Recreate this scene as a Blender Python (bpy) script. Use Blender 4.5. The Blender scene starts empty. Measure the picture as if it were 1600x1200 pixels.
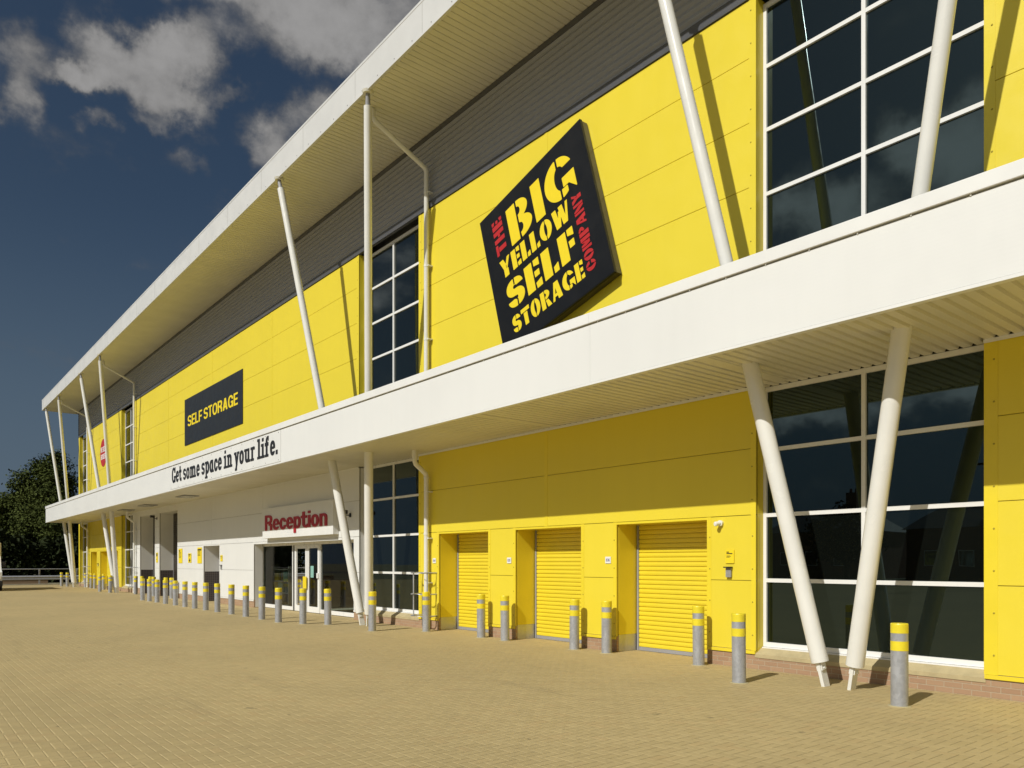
import bpy, bmesh, math, random
import numpy as np
from mathutils import Vector, Matrix
R = math.radians
random.seed(7)
sc = bpy.context.scene
col = sc.collection

# ------------------------------------------------------------------ camera
CAMH = 1.735
cam_d = bpy.data.cameras.new('camera')
cam_d.sensor_width = 36.0
cam_d.lens = 26.89
cam_d.shift_y = 0.1744
cam_d.clip_end = 3000
cam = bpy.data.objects.new('camera', cam_d)
cam.location = (0, 0, CAMH)
cam.rotation_euler = (R(90), 0, math.atan2(1195.0, 975.0))
col.objects.link(cam)
sc.camera = cam

# ------------------------------------------------------------------ light
SUN_EL, SUN_AZ = 40.0, 171.0          # azimuth from +Y towards +X
sd = Vector((math.cos(R(SUN_EL)) * math.sin(R(SUN_AZ)), math.cos(R(SUN_EL)) * math.cos(R(SUN_AZ)), math.sin(R(SUN_EL))))
sl = bpy.data.lights.new('sun', 'SUN')
sl.energy = 3.7
sl.angle = R(0.5)
sl.color = (1.0, 0.972, 0.91)
sun = bpy.data.objects.new('sun', sl)
sun.rotation_euler = sd.to_track_quat('Z', 'Y').to_euler()
sun.location = (0, -40, 60)
col.objects.link(sun)
sc.view_settings.view_transform = 'Standard'
sc.view_settings.look = 'None'
sc.view_settings.exposure = 0.0
sc.view_settings.gamma = 1.0
SKY_STRENGTH = 0.05
world = bpy.data.worlds.new('World')
sc.world = world
world.use_nodes = True


class NT:
    """small helper to write node trees"""
    def __init__(self, tree):
        self.t = tree
        self.n = tree.nodes
        self.l = tree.links

    def node(self, typ, **kw):
        nd = self.n.new(typ)
        for k, v in kw.items():
            setattr(nd, k, v)
        return nd

    def put(self, sock, v):
        if hasattr(v, 'is_linked') or hasattr(v, 'node'):
            self.l.new(v, sock)
        elif v is not None:
            sock.default_value = v

    def m(self, op, a, b=None, c=None, clamp=False):
        nd = self.n.new('ShaderNodeMath')
        nd.operation = op
        nd.use_clamp = clamp
        self.put(nd.inputs[0], a)
        if b is not None:
            self.put(nd.inputs[1], b)
        if c is not None:
            self.put(nd.inputs[2], c)
        return nd.outputs[0]

    def mix(self, fac, a, b, typ='MIX'):
        nd = self.n.new('ShaderNodeMix')
        nd.data_type = 'RGBA'
        nd.blend_type = typ
        self.put(nd.inputs[0], fac)
        self.put(nd.inputs[6], a)
        self.put(nd.inputs[7], b)
        return nd.outputs[2]

    def noise(self, vec, scale, detail=2.0, rough=0.5, out=0, dist=0.0):
        nd = self.n.new('ShaderNodeTexNoise')
        nd.inputs['Scale'].default_value = scale
        nd.inputs['Detail'].default_value = detail
        nd.inputs['Roughness'].default_value = rough
        nd.inputs['Distortion'].default_value = dist
        if vec is not None:
            self.l.new(vec, nd.inputs['Vector'])
        return nd.outputs[out]

    def ramp(self, fac, stops):
        nd = self.n.new('ShaderNodeMapRange')
        nd.interpolation_type = 'SMOOTHSTEP'
        self.put(nd.inputs[0], fac)
        nd.inputs[1].default_value, nd.inputs[2].default_value = stops[0], stops[1]
        nd.inputs[3].default_value, nd.inputs[4].default_value = stops[2], stops[3]
        return nd.outputs[0]

    def mapping(self, vec, loc=(0, 0, 0), rot=(0, 0, 0), scale=(1, 1, 1), typ='POINT'):
        nd = self.n.new('ShaderNodeMapping')
        nd.vector_type = typ
        self.l.new(vec, nd.inputs['Vector'])
        nd.inputs['Location'].default_value = loc
        nd.inputs['Rotation'].default_value = rot
        nd.inputs['Scale'].default_value = scale
        return nd.outputs[0]

    def vmath(self, op, a, b=None):
        nd = self.n.new('ShaderNodeVectorMath')
        nd.operation = op
        self.put(nd.inputs[0], a)
        if b is not None:
            self.put(nd.inputs[1], b)
        return nd


def build_sky():
    T = NT(world.node_tree)
    T.n.clear()
    out = T.node('ShaderNodeOutputWorld')
    bg = T.node('ShaderNodeBackground')
    bg.inputs['Strength'].default_value = SKY_STRENGTH
    T.l.new(bg.outputs[0], out.inputs[0])
    sky = T.node('ShaderNodeTexSky')
    sky.sky_type = 'NISHITA'
    sky.sun_disc = False
    sky.sun_elevation = R(SUN_EL)
    sky.sun_rotation = R(SUN_AZ)
    sky.air_density = 1.0
    sky.dust_density = 3.0
    sky.ozone_density = 2.2
    tc = T.node('ShaderNodeTexCoord').outputs['Generated']
    # deep polarised blue of the photograph
    skyc = T.mix(1.0, sky.outputs[0], (0.545, 0.635, 0.675, 1), 'MULTIPLY')
    sz = T.node('ShaderNodeSeparateXYZ')
    T.l.new(tc, sz.inputs[0])
    skyc = T.mix(T.ramp(sz.outputs[2], (0.0, 0.42, 0.85, 0.0)), skyc, (1.95, 2.75, 3.75, 1))
    warp = T.noise(tc, 9.0, 6.0, 0.6, out=1)
    w2 = T.vmath('SUBTRACT', warp, (0.5, 0.5, 0.5)).outputs[0]
    wv = T.node('ShaderNodeVectorMath', operation='MULTIPLY_ADD')
    T.l.new(w2, wv.inputs[0])
    wv.inputs[1].default_value = (0.13, 0.13, 0.13)
    T.l.new(tc, wv.inputs[2])
    d = wv.outputs[0]
    # where clouds stand in the sky: azimuth (deg from +Y towards -X), elevation, half sizes (deg), weight
    clouds = CLOUDS
    total = None
    for az, el, sa, se, wgt in clouds:
        a, e = R(az), R(el)
        c = (-math.sin(a) * math.cos(e), math.cos(a) * math.cos(e), math.sin(e))
        # local frame: Z rotation by azimuth then tilt by elevation about local X
        mp = T.mapping(d, c, (e, 0, a), (R(sa), 1.0, R(se)), 'TEXTURE')
        ln = T.vmath('LENGTH', mp).outputs['Value']
        g = T.ramp(ln, (0.0, 1.7, wgt, 0.0))
        total = g if total is None else T.m('ADD', total, g)
    fb = T.noise(T.mapping(tc, scale=(1, 1, 1.5)), 13.0, 9.0, 0.62)
    base = T.noise(T.mapping(tc, (3.1, 1.7, 0.4), scale=(1, 1, 2.2)), 2.2, 5.0, 0.55)
    # only the half of the sky behind the camera gets the random clouds (seen in the glass)
    sep = T.node('ShaderNodeSeparateXYZ')
    T.l.new(tc, sep.inputs[0])
    behind = T.ramp(sep.outputs[1], (0.05, -0.25, 0.0, 1.0))
    rnd = T.m('MULTIPLY', T.ramp(base, (0.60, 0.74, 0.0, 0.8)), behind)
    dens = T.m('ADD', T.m('ADD', total, rnd), T.m('MULTIPLY', T.m('SUBTRACT', fb, 0.5), 1.9))
    cov = T.ramp(dens, (0.08, 1.15, 0.0, 0.96))
    fine = T.noise(tc, 26.0, 6.0, 0.6)
    lum = T.m('ADD', T.m('MULTIPLY', T.m('SUBTRACT', dens, 0.5), 1.5), T.m('MULTIPLY', T.m('SUBTRACT', fine, 0.5), 1.3))
    lum = T.ramp(lum, (-0.8, 1.9, 2.0, 6.6))
    lum = T.m('MULTIPLY', lum, T.m('ADD', 1.0, T.m('MULTIPLY', behind, 1.8)))
    ccol = T.node('ShaderNodeCombineColor')
    T.l.new(lum, ccol.inputs[0])
    T.l.new(T.m('MULTIPLY', lum, 0.98), ccol.inputs[1])
    T.l.new(T.m('MULTIPLY', lum, 0.965), ccol.inputs[2])
    fin = T.mix(cov, skyc, ccol.outputs[0])
    T.l.new(fin, bg.inputs['Color'])


CLOUDS = []


def cloud_at(x, y, wx, wy, wgt):
    # photo direction -> azimuth / elevation of that part of the sky
    f = 1195.0
    th = math.atan2(1195.0, 975.0)
    az = th - math.atan2(x - 800, f)
    el = math.atan2(879 - y, math.hypot(f, x - 800))
    k = math.degrees(1.0 / math.hypot(f, x - 800))
    CLOUDS.append((math.degrees(az), math.degrees(el), wx * k * 0.82, wy * k * 0.82, wgt))


for c in [(208, 108, 104, 46, 1.5), (258, 72, 50, 36, 0.7), (120, 108, 60, 18, 0.95), (290, 170, 46, 34, 0.95), (300, 70, 60, 34, 0.6), (340, 40, 40, 40, 0.4),
          (470, 50, 110, 52, 1.15), (580, 20, 120, 70, 1.1), (330, 4, 90, 16, 0.6),
          (430, 235, 46, 40, 1.05), (500, 190, 50, 42, 1.1), (12, 150, 34, 40, 0.95), (8, 50, 36, 50, 0.8),
          (165, 195, 26, 18, 0.75), (232, 186, 26, 14, 0.6), (292, 250, 40, 20, 0.55), (360, 145, 36, 12, 0.5),
          (122, 200, 16, 14, 0.5), (20, 300, 40, 12, 0.3), (270, 430, 120, 14, 0.12), (60, 560, 120, 18, 0.16)]:
    cloud_at(*c)
# clouds on the other half of the sky (they show in the window glass)
for az, el, sa, se, wgt in [(151.5, 22.5, 3.2, 2.4, 1.5), (154, 20, 3, 2, 0.7), (159.2, 25.8, 3.6, 3.0, 1.5), (156.5, 27.5, 2, 1.5, 0.7), (150.3, 10.6, 4.2, 1.4, 1.2), (159, 11.2, 4.2, 1.7, 1.2), (141, 13, 4, 1.5, 0.6), (135, 25, 5, 3, 0.7)]:
    CLOUDS.append((az, el, sa, se, wgt))
build_sky()

# ------------------------------------------------------------------ materials
MATS = {}


def mat(name, base=(0.5, 0.5, 0.5), rough=0.5, metal=0.0, spec=0.5, var=0.06, vscale=1.2, bump=0.0, bscale=8.0, bdist=0.01, coat=0.0):
    if name in MATS:
        return MATS[name]
    m = bpy.data.materials.new(name)
    m.use_nodes = True
    T = NT(m.node_tree)
    b = T.n['Principled BSDF']
    b.inputs['Roughness'].default_value = rough
    b.inputs['Metallic'].default_value = metal
    b.inputs['Specular IOR Level'].default_value = spec
    b.inputs['Coat Weight'].default_value = coat
    tc = T.node('ShaderNodeTexCoord').outputs['Object']
    n = T.noise(tc, vscale, 4.0, 0.6)
    k = T.ramp(n, (0.3, 0.7, 1.0 - var, 1.0 + var))
    mx = T.node('ShaderNodeVectorMath', operation='SCALE')
    mx.inputs[0].default_value = base[:3]
    T.l.new(k, mx.inputs['Scale'])
    T.l.new(mx.outputs[0], b.inputs['Base Color'])
    T.l.new(T.ramp(T.noise(tc, vscale * 2.3, 3.0), (0.3, 0.7, max(0.0, rough - 0.06), min(1.0, rough + 0.06))), b.inputs['Roughness'])
    if bump:
        bp = T.node('ShaderNodeBump')
        bp.inputs['Strength'].default_value = bump
        bp.inputs['Distance'].default_value = bdist
        T.l.new(T.noise(tc, bscale, 3.0), bp.inputs['Height'])
        T.l.new(bp.outputs[0], b.inputs['Normal'])
    MATS[name] = m
    return m


YEL = (0.795, 0.645, 0.045)
WHT = (0.775, 0.778, 0.755)


def ribbed(name, base, rough=0.38, pitch=0.05, strength=0.10):
    """coated steel panel: very fine horizontal micro ribs, faint oil-canning, faint rain streaks"""
    m = mat(name, base, rough, var=0.0)
    T = NT(m.node_tree)
    b = T.n['Principled BSDF']
    tc = T.node('ShaderNodeTexCoord').outputs['Object']
    sp = T.node('ShaderNodeSeparateXYZ')
    T.l.new(tc, sp.inputs[0])
    rib = T.m('SINE', T.m('MULTIPLY', sp.outputs[2], 2 * math.pi / pitch))
    oil = T.noise(T.mapping(tc, scale=(0.5, 0.5, 0.9)), 1.0, 2.0)
    h = T.m('ADD', T.m('MULTIPLY', rib, 0.025), T.m('MULTIPLY', oil, 1.0))
    bp = T.node('ShaderNodeBump')
    bp.inputs['Strength'].default_value = strength
    bp.inputs['Distance'].default_value = 0.03
    T.l.new(h, bp.inputs['Height'])
    T.l.new(bp.outputs[0], b.inputs['Normal'])
    streak = T.noise(T.mapping(tc, scale=(2.2, 2.2, 0.12)), 1.6, 5.0, 0.6)
    dirt = T.noise(tc, 0.35, 3.0, 0.5)
    k = T.m('MULTIPLY', T.ramp(streak, (0.35, 0.75, 1.0, 0.985)), T.ramp(dirt, (0.3, 0.7, 1.01, 0.975)))
    mx = T.node('ShaderNodeVectorMath', operation='SCALE')
    mx.inputs[0].default_value = base[:3]
    T.l.new(k, mx.inputs['Scale'])
    T.l.new(mx.outputs[0], b.inputs['Base Color'])
    return m


M_YEL = ribbed('yellow_cladding', YEL)
M_YELT = mat('yellow_trim', (0.80, 0.64, 0.036), 0.34, var=0.03)
M_YELG = mat('yellow_shadow_gap', (0.42, 0.33, 0.025), 0.7, var=0.05)
M_SHUT = mat('yellow_shutter', (0.80, 0.64, 0.036), 0.36, var=0.015, vscale=3)
M_WHT = ribbed('white_cladding', WHT, 0.4)
M_WHTT = mat('white_trim', (0.785, 0.787, 0.762), 0.38, var=0.03)
M_WHTG = mat('white_shadow_gap', (0.36, 0.35, 0.32), 0.7)
M_COL = mat('white_column_paint', (0.78, 0.775, 0.73), 0.22, var=0.03, vscale=2, coat=0.25)
M_ROOFW = mat('dimmed_white_roof_edge', (0.66, 0.66, 0.645), 0.4, var=0.03)  # white roof edge, greyed in its colour to stand in for lens falloff
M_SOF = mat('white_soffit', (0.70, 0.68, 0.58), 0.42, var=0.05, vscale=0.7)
M_FRAME = mat('white_window_frame', (0.80, 0.80, 0.78), 0.3, var=0.02)
M_GREY = mat('grey_cladding', (0.30, 0.312, 0.345), 0.45, var=0.01)
M_GREYF = mat('grey_flashing', (0.085, 0.088, 0.097), 0.4, var=0.05)
M_DARK = mat('painted_void_shade', (0.012, 0.012, 0.012), 0.8)  # near-black that paints the shade inside the canopy and soffit hollows
M_BLACK = mat('black_plastic', (0.02, 0.02, 0.022), 0.4)
M_SIGNB = mat('black_sign_face', (0.007, 0.008, 0.010), 0.5, spec=0.25, var=0.05)
M_SIGNE = mat('reflection_tinted_sign_return', (0.055, 0.045, 0.018), 0.35, var=0.08)  # black sign side with the yellow wall's reflection put into its colour
M_NAVY = mat('charcoal_sign_board', (0.022, 0.026, 0.032), 0.5, spec=0.3, var=0.05)
M_LETY = mat('yellow_lettering', (0.85, 0.66, 0.02), 0.42, var=0.02)
M_LETR = mat('red_lettering', (0.47, 0.022, 0.024), 0.42, var=0.04)
M_LETD = mat('dark_red_lettering', (0.40, 0.016, 0.026), 0.4, var=0.03)
M_LETB = mat('black_lettering', (0.018, 0.018, 0.02), 0.45)
M_LETW = mat('white_lettering', (0.8, 0.8, 0.78), 0.45)
M_LETN = mat('navy_lettering', (0.12, 0.11, 0.26), 0.45)
M_STEEL = mat('stainless_kick_plate', (0.52, 0.50, 0.44), 0.42, metal=0.6, var=0.04, vscale=3)
M_SILL = mat('buff_stone_sill', (0.46, 0.38, 0.21), 0.75, var=0.10, vscale=5, bump=0.25, bscale=60, bdist=0.004)
M_GREYPL = mat('grey_plastic', (0.30, 0.30, 0.31), 0.45)
M_ROOM = mat('room_plaster', (0.62, 0.66, 0.58), 0.8)
M_ROOMF = mat('room_floor', (0.42, 0.40, 0.35), 0.5)
M_TEAL = mat('pale_teal_card', (0.25, 0.48, 0.42), 0.6)
M_CARD = mat('brown_card', (0.36, 0.25, 0.13), 0.7)
M_RUB = mat('rubber', (0.02, 0.02, 0.02), 0.75)
M_CREAM = mat('cream_van_paint', (0.62, 0.58, 0.38), 0.35, var=0.05)
M_BARK = mat('bark', (0.07, 0.055, 0.04), 0.9, var=0.3, vscale=6, bump=0.6, bscale=14, bdist=0.03)
M_ROOFT = mat('slate_roof', (0.06, 0.06, 0.07), 0.7, var=0.2, vscale=5)
M_LOUV = mat('light_lens', (0.42, 0.42, 0.40), 0.25)
M_BROWN = mat('dark_brown_shutter', (0.035, 0.028, 0.02), 0.4)


def galv():
    m = mat('galvanised_steel', (0.40, 0.41, 0.43), 0.42, metal=0.35, var=0.0)
    T = NT(m.node_tree)
    b = T.n['Principled BSDF']
    tc = T.node('ShaderNodeTexCoord').outputs['Object']
    inf = T.node('ShaderNodeObjectInfo')
    ofs = T.node('ShaderNodeVectorMath', operation='MULTIPLY_ADD')
    T.l.new(inf.outputs['Location'], ofs.inputs[0])
    ofs.inputs[1].default_value = (3.7, 1.9, 1.0)
    T.l.new(tc, ofs.inputs[2])
    v = T.node('ShaderNodeTexVoronoi')
    v.inputs['Scale'].default_value = 26
    T.l.new(ofs.outputs[0], v.inputs['Vector'])
    n = T.noise(T.mapping(ofs.outputs[0], scale=(1, 1, 0.35)), 9.0, 5.0, 0.65)
    fac = T.m('ADD', T.m('MULTIPLY', v.outputs['Color'], 0.35), T.m('MULTIPLY', n, 0.8))
    c = T.mix(T.ramp(fac, (0.3, 0.85, 0.0, 1.0)), (0.37, 0.38, 0.40, 1), (0.47, 0.48, 0.50, 1))
    T.l.new(c, b.inputs['Base Color'])
    T.l.new(T.ramp(n, (0.3, 0.7, 0.33, 0.55)), b.inputs['Roughness'])
    return m


M_GALV = galv()
M_BAND = mat('yellow_reflective_band', (0.80, 0.66, 0.03), 0.4, var=0.05, vscale=9)


def brick():
    m = mat('red_brick', (0.3, 0.2, 0.14), 0.85)
    T = NT(m.node_tree)
    b = T.n['Principled BSDF']
    tc = T.node('ShaderNodeTexCoord').outputs['Object']
    mp = T.mapping(tc, rot=(R(-90), 0, 0))
    bt = T.node('ShaderNodeTexBrick')
    T.l.new(mp, bt.inputs['Vector'])
    bt.inputs['Scale'].default_value = 1.0
    bt.inputs['Brick Width'].default_value = 0.225
    bt.inputs['Row Height'].default_value = 0.075
    bt.inputs['Mortar Size'].default_value = 0.006
    bt.inputs['Mortar Smooth'].default_value = 0.2
    bt.inputs['Color1'].default_value = (0.36, 0.215, 0.125, 1)
    bt.inputs['Color2'].default_value = (0.43, 0.275, 0.16, 1)
    bt.inputs['Mortar'].default_value = (0.46, 0.38, 0.26, 1)
    n = T.noise(tc, 22.0, 5.0, 0.65)
    c = T.mix(T.m('MULTIPLY', n, 0.5), bt.outputs['Color'], (0.33, 0.22, 0.145, 1))
    T.l.new(c, b.inputs['Base Color'])
    bp = T.node('ShaderNodeBump')
    bp.inputs['Strength'].default_value = 0.6
    bp.inputs['Distance'].default_value = 0.008
    T.l.new(T.m('ADD', T.m('MULTIPLY', bt.outputs['Fac'], -1.0), T.m('MULTIPLY', n, 0.5)), bp.inputs['Height'])
    T.l.new(bp.outputs[0], b.inputs['Normal'])
    return m


M_BRICK = brick()


def checker():
    m = mat('perforated_kick_lining', (0.07, 0.055, 0.055), 0.5)
    T = NT(m.node_tree)
    b = T.n['Principled BSDF']
    tc = T.node('ShaderNodeTexCoord').outputs['Object']
    sp = T.node('ShaderNodeSeparateXYZ')
    T.l.new(tc, sp.inputs[0])

    def saw(s):
        return T.m('ABSOLUTE', T.m('SUBTRACT', T.m('FRACT', T.m('MULTIPLY', s, 12.0)), 0.5))
    g = T.m('MAXIMUM', saw(T.m('ADD', sp.outputs[0], sp.outputs[1])), saw(sp.outputs[2]))
    c = T.mix(T.ramp(g, (0.36, 0.46, 0.0, 1.0)), (0.055, 0.042, 0.042, 1), (0.17, 0.15, 0.14, 1))
    T.l.new(c, b.inputs['Base Color'])
    return m


M_CHECK = checker()


def glass_dark():
    m = bpy.data.materials.new('dark_tinted_glass')
    m.use_nodes = True
    T = NT(m.node_tree)
    b = T.n['Principled BSDF']
    b.inputs['Base Color'].default_value = (0.004, 0.005, 0.004, 1)
    b.inputs['Roughness'].default_value = 0.008
    b.inputs['IOR'].default_value = 1.52
    b.inputs['Specular IOR Level'].default_value = 1.0
    b.inputs['Specular Tint'].default_value = (0.62, 0.88, 0.92, 1)
    tc = T.node('ShaderNodeTexCoord').outputs['Object']
    bp = T.node('ShaderNodeBump')
    bp.inputs['Strength'].default_value = 0.012
    bp.inputs['Distance'].default_value = 0.05
    T.l.new(T.noise(tc, 1.3, 1.0), bp.inputs['Height'])
    T.l.new(bp.outputs[0], b.inputs['Normal'])
    return m


def glass_clear():
    m = bpy.data.materials.new('clear_shop_glass')
    m.use_nodes = True
    T = NT(m.node_tree)
    T.n.clear()
    out = T.node('ShaderNodeOutputMaterial')
    tr = T.node('ShaderNodeBsdfTransparent')
    tr.inputs[0].default_value = (0.78, 0.86, 0.79, 1)
    gl = T.node('ShaderNodeBsdfGlossy')
    gl.inputs['Roughness'].default_value = 0.01
    fr = T.node('ShaderNodeFresnel')
    fr.inputs[0].default_value = 1.6
    mx = T.node('ShaderNodeMixShader')
    T.l.new(fr.outputs[0], mx.inputs[0])
    T.l.new(tr.outputs[0], mx.inputs[1])
    T.l.new(gl.outputs[0], mx.inputs[2])
    T.l.new(mx.outputs[0], out.inputs[0])
    return m


M_GLASS = glass_dark()
M_CLEAR = glass_clear()


def paving():
    """buff clay block paving, 200 x 100 mm, 90 degree herringbone square to the facade"""
    m = bpy.data.materials.new('buff_block_paving')
    m.use_nodes = True
    T = NT(m.node_tree)
    b = T.n['Principled BSDF']
    tc = T.node('ShaderNodeTexCoord').outputs['Object']
    sc10 = T.mapping(tc, scale=(10, 10, 10))
    sp = T.node('ShaderNodeSeparateXYZ')
    T.l.new(sc10, sp.inputs[0])
    x, y = sp.outputs[0], sp.outputs[1]
    i, j = T.m('FLOOR', x), T.m('FLOOR', y)
    fx, fy = T.m('SUBTRACT', x, i), T.m('SUBTRACT', y, j)
    k = T.m('FLOORED_MODULO', T.m('SUBTRACT', i, j), 4.0)

    def eq(v):
        return T.m('COMPARE', k, float(v), 0.1)
    e0, e1, e2, e3 = eq(0), eq(1), eq(2), eq(3)
    # distance to each side, pushed away where the block continues
    dl = T.m('ADD', fx, e1)
    dr = T.m('ADD', T.m('SUBTRACT', 1.0, fx), e0)
    db = T.m('ADD', fy, e2)
    dt = T.m('ADD', T.m('SUBTRACT', 1.0, fy), e3)
    dx = T.m('MINIMUM', dl, dr)
    dy = T.m('MINIMUM', db, dt)
    dd = T.m('MINIMUM', dx, dy)
    cid = T.node('ShaderNodeCombineXYZ')
    T.l.new(T.m('SUBTRACT', i, e1), cid.inputs[0])
    T.l.new(T.m('SUBTRACT', j, e2), cid.inputs[1])
    wn = T.node('ShaderNodeTexWhiteNoise', noise_dimensions='2D')
    T.l.new(cid.outputs[0], wn.inputs['Vector'])
    wsep = T.node('ShaderNodeSeparateColor')
    T.l.new(wn.outputs['Color'], wsep.inputs[0])
    joint = T.ramp(dd, (0.008, 0.03, 1.0, 0.0))
    big = T.noise(tc, 0.22, 5.0, 0.6)
    med = T.noise(tc, 1.7, 6.0, 0.65)
    fin = T.noise(tc, 60.0, 4.0, 0.7)
    c1 = T.mix(wsep.outputs[0], (0.468, 0.364, 0.174, 1), (0.515, 0.402, 0.195, 1))
    c1 = T.mix(T.ramp(wsep.outputs[1], (0.8, 1.0, 0.0, 0.45)), c1, (0.50, 0.36, 0.17, 1))
    c1 = T.mix(T.ramp(big, (0.35, 0.68, 0.0, 0.30)), c1, (0.33, 0.265, 0.135, 1))
    c1 = T.mix(T.ramp(med, (0.52, 0.78, 0.0, 0.35)), c1, (0.32, 0.25, 0.13, 1))
    c1 = T.mix(T.ramp(fin, (0.35, 0.75, 0.0, 0.16)), c1, (0.25, 0.19, 0.10, 1))
    # oil drips and small dark bits
    spot = T.noise(T.mapping(tc, (5, 3, 0)), 3.1, 3.0, 0.5)
    c1 = T.mix(T.ramp(spot, (0.70, 0.76, 0.0, 0.55)), c1, (0.12, 0.10, 0.06, 1))
    vr = T.node('ShaderNodeTexVoronoi')
    vr.inputs['Scale'].default_value = 1.6
    T.l.new(tc, vr.inputs['Vector'])
    c1 = T.mix(T.ramp(vr.outputs['Distance'], (0.012, 0.022, 0.8, 0.0)), c1, (0.07, 0.06, 0.04, 1))
    tyre = T.noise(T.mapping(tc, (2, 7, 0), (0, 0, R(14)), (0.12, 1.6, 1.0)), 1.4, 4.0, 0.55)
    c1 = T.mix(T.ramp(tyre, (0.60, 0.74, 0.0, 0.22)), c1, (0.22, 0.175, 0.10, 1))
    # joints: sand, darker in patches
    jm = T.noise(tc, 0.9, 4.0, 0.6)
    jc = T.mix(T.ramp(jm, (0.5, 0.72, 0.0, 1.0)), (0.45, 0.36, 0.18, 1), (0.13, 0.10, 0.05, 1))
    c1 = T.mix(T.m('MULTIPLY', joint, T.ramp(jm, (0.45, 0.72, 0.22, 0.85))), c1, jc)
    T.l.new(c1, b.inputs['Base Color'])
    b.inputs['Roughness'].default_value = 0.78
    b.inputs['Specular IOR Level'].default_value = 0.3
    hx = T.ramp(dx, (0.0, 0.05, 0.0, 1.0))
    hy = T.m('MINIMUM', T.ramp(db, (0.0, 0.17, 0.0, 1.0)), T.ramp(dt, (0.0, 0.022, 0.0, 1.0)))
    h = T.m('ADD', T.m('MINIMUM', hx, hy), T.m('MULTIPLY', fin, 0.05))
    h = T.m('ADD', h, T.m('MULTIPLY', wsep.outputs[2], 0.15))
    bp = T.node('ShaderNodeBump')
    bp.inputs['Strength'].default_value = 1.0
    bp.inputs['Distance'].default_value = 0.0075
    T.l.new(h, bp.inputs['Height'])
    T.l.new(bp.outputs[0], b.inputs['Normal'])
    return m


M_PAVE = paving()


def foliage(name, a, bcol):
    m = bpy.data.materials.new(name)
    m.use_nodes = True
    T = NT(m.node_tree)
    b = T.n['Principled BSDF']
    tc = T.node('ShaderNodeTexCoord').outputs['Object']
    n = T.noise(tc, 0.9, 4.0, 0.7)
    n2 = T.noise(tc, 9.0, 2.0, 0.6)
    f = T.m('ADD', T.m('MULTIPLY', n, 0.6), T.m('MULTIPLY', n2, 0.5))
    c = T.mix(T.ramp(f, (0.35, 0.75, 0.0, 1.0)), a, bcol)
    T.l.new(c, b.inputs['Base Color'])
    b.inputs['Roughness'].default_value = 0.75
    b.inputs['Specular IOR Level'].default_value = 0.08
    return m


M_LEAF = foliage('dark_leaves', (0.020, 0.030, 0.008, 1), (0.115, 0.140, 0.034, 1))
M_LEAF2 = foliage('darker_leaves', (0.012, 0.018, 0.007, 1), (0.035, 0.045, 0.016, 1))


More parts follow.
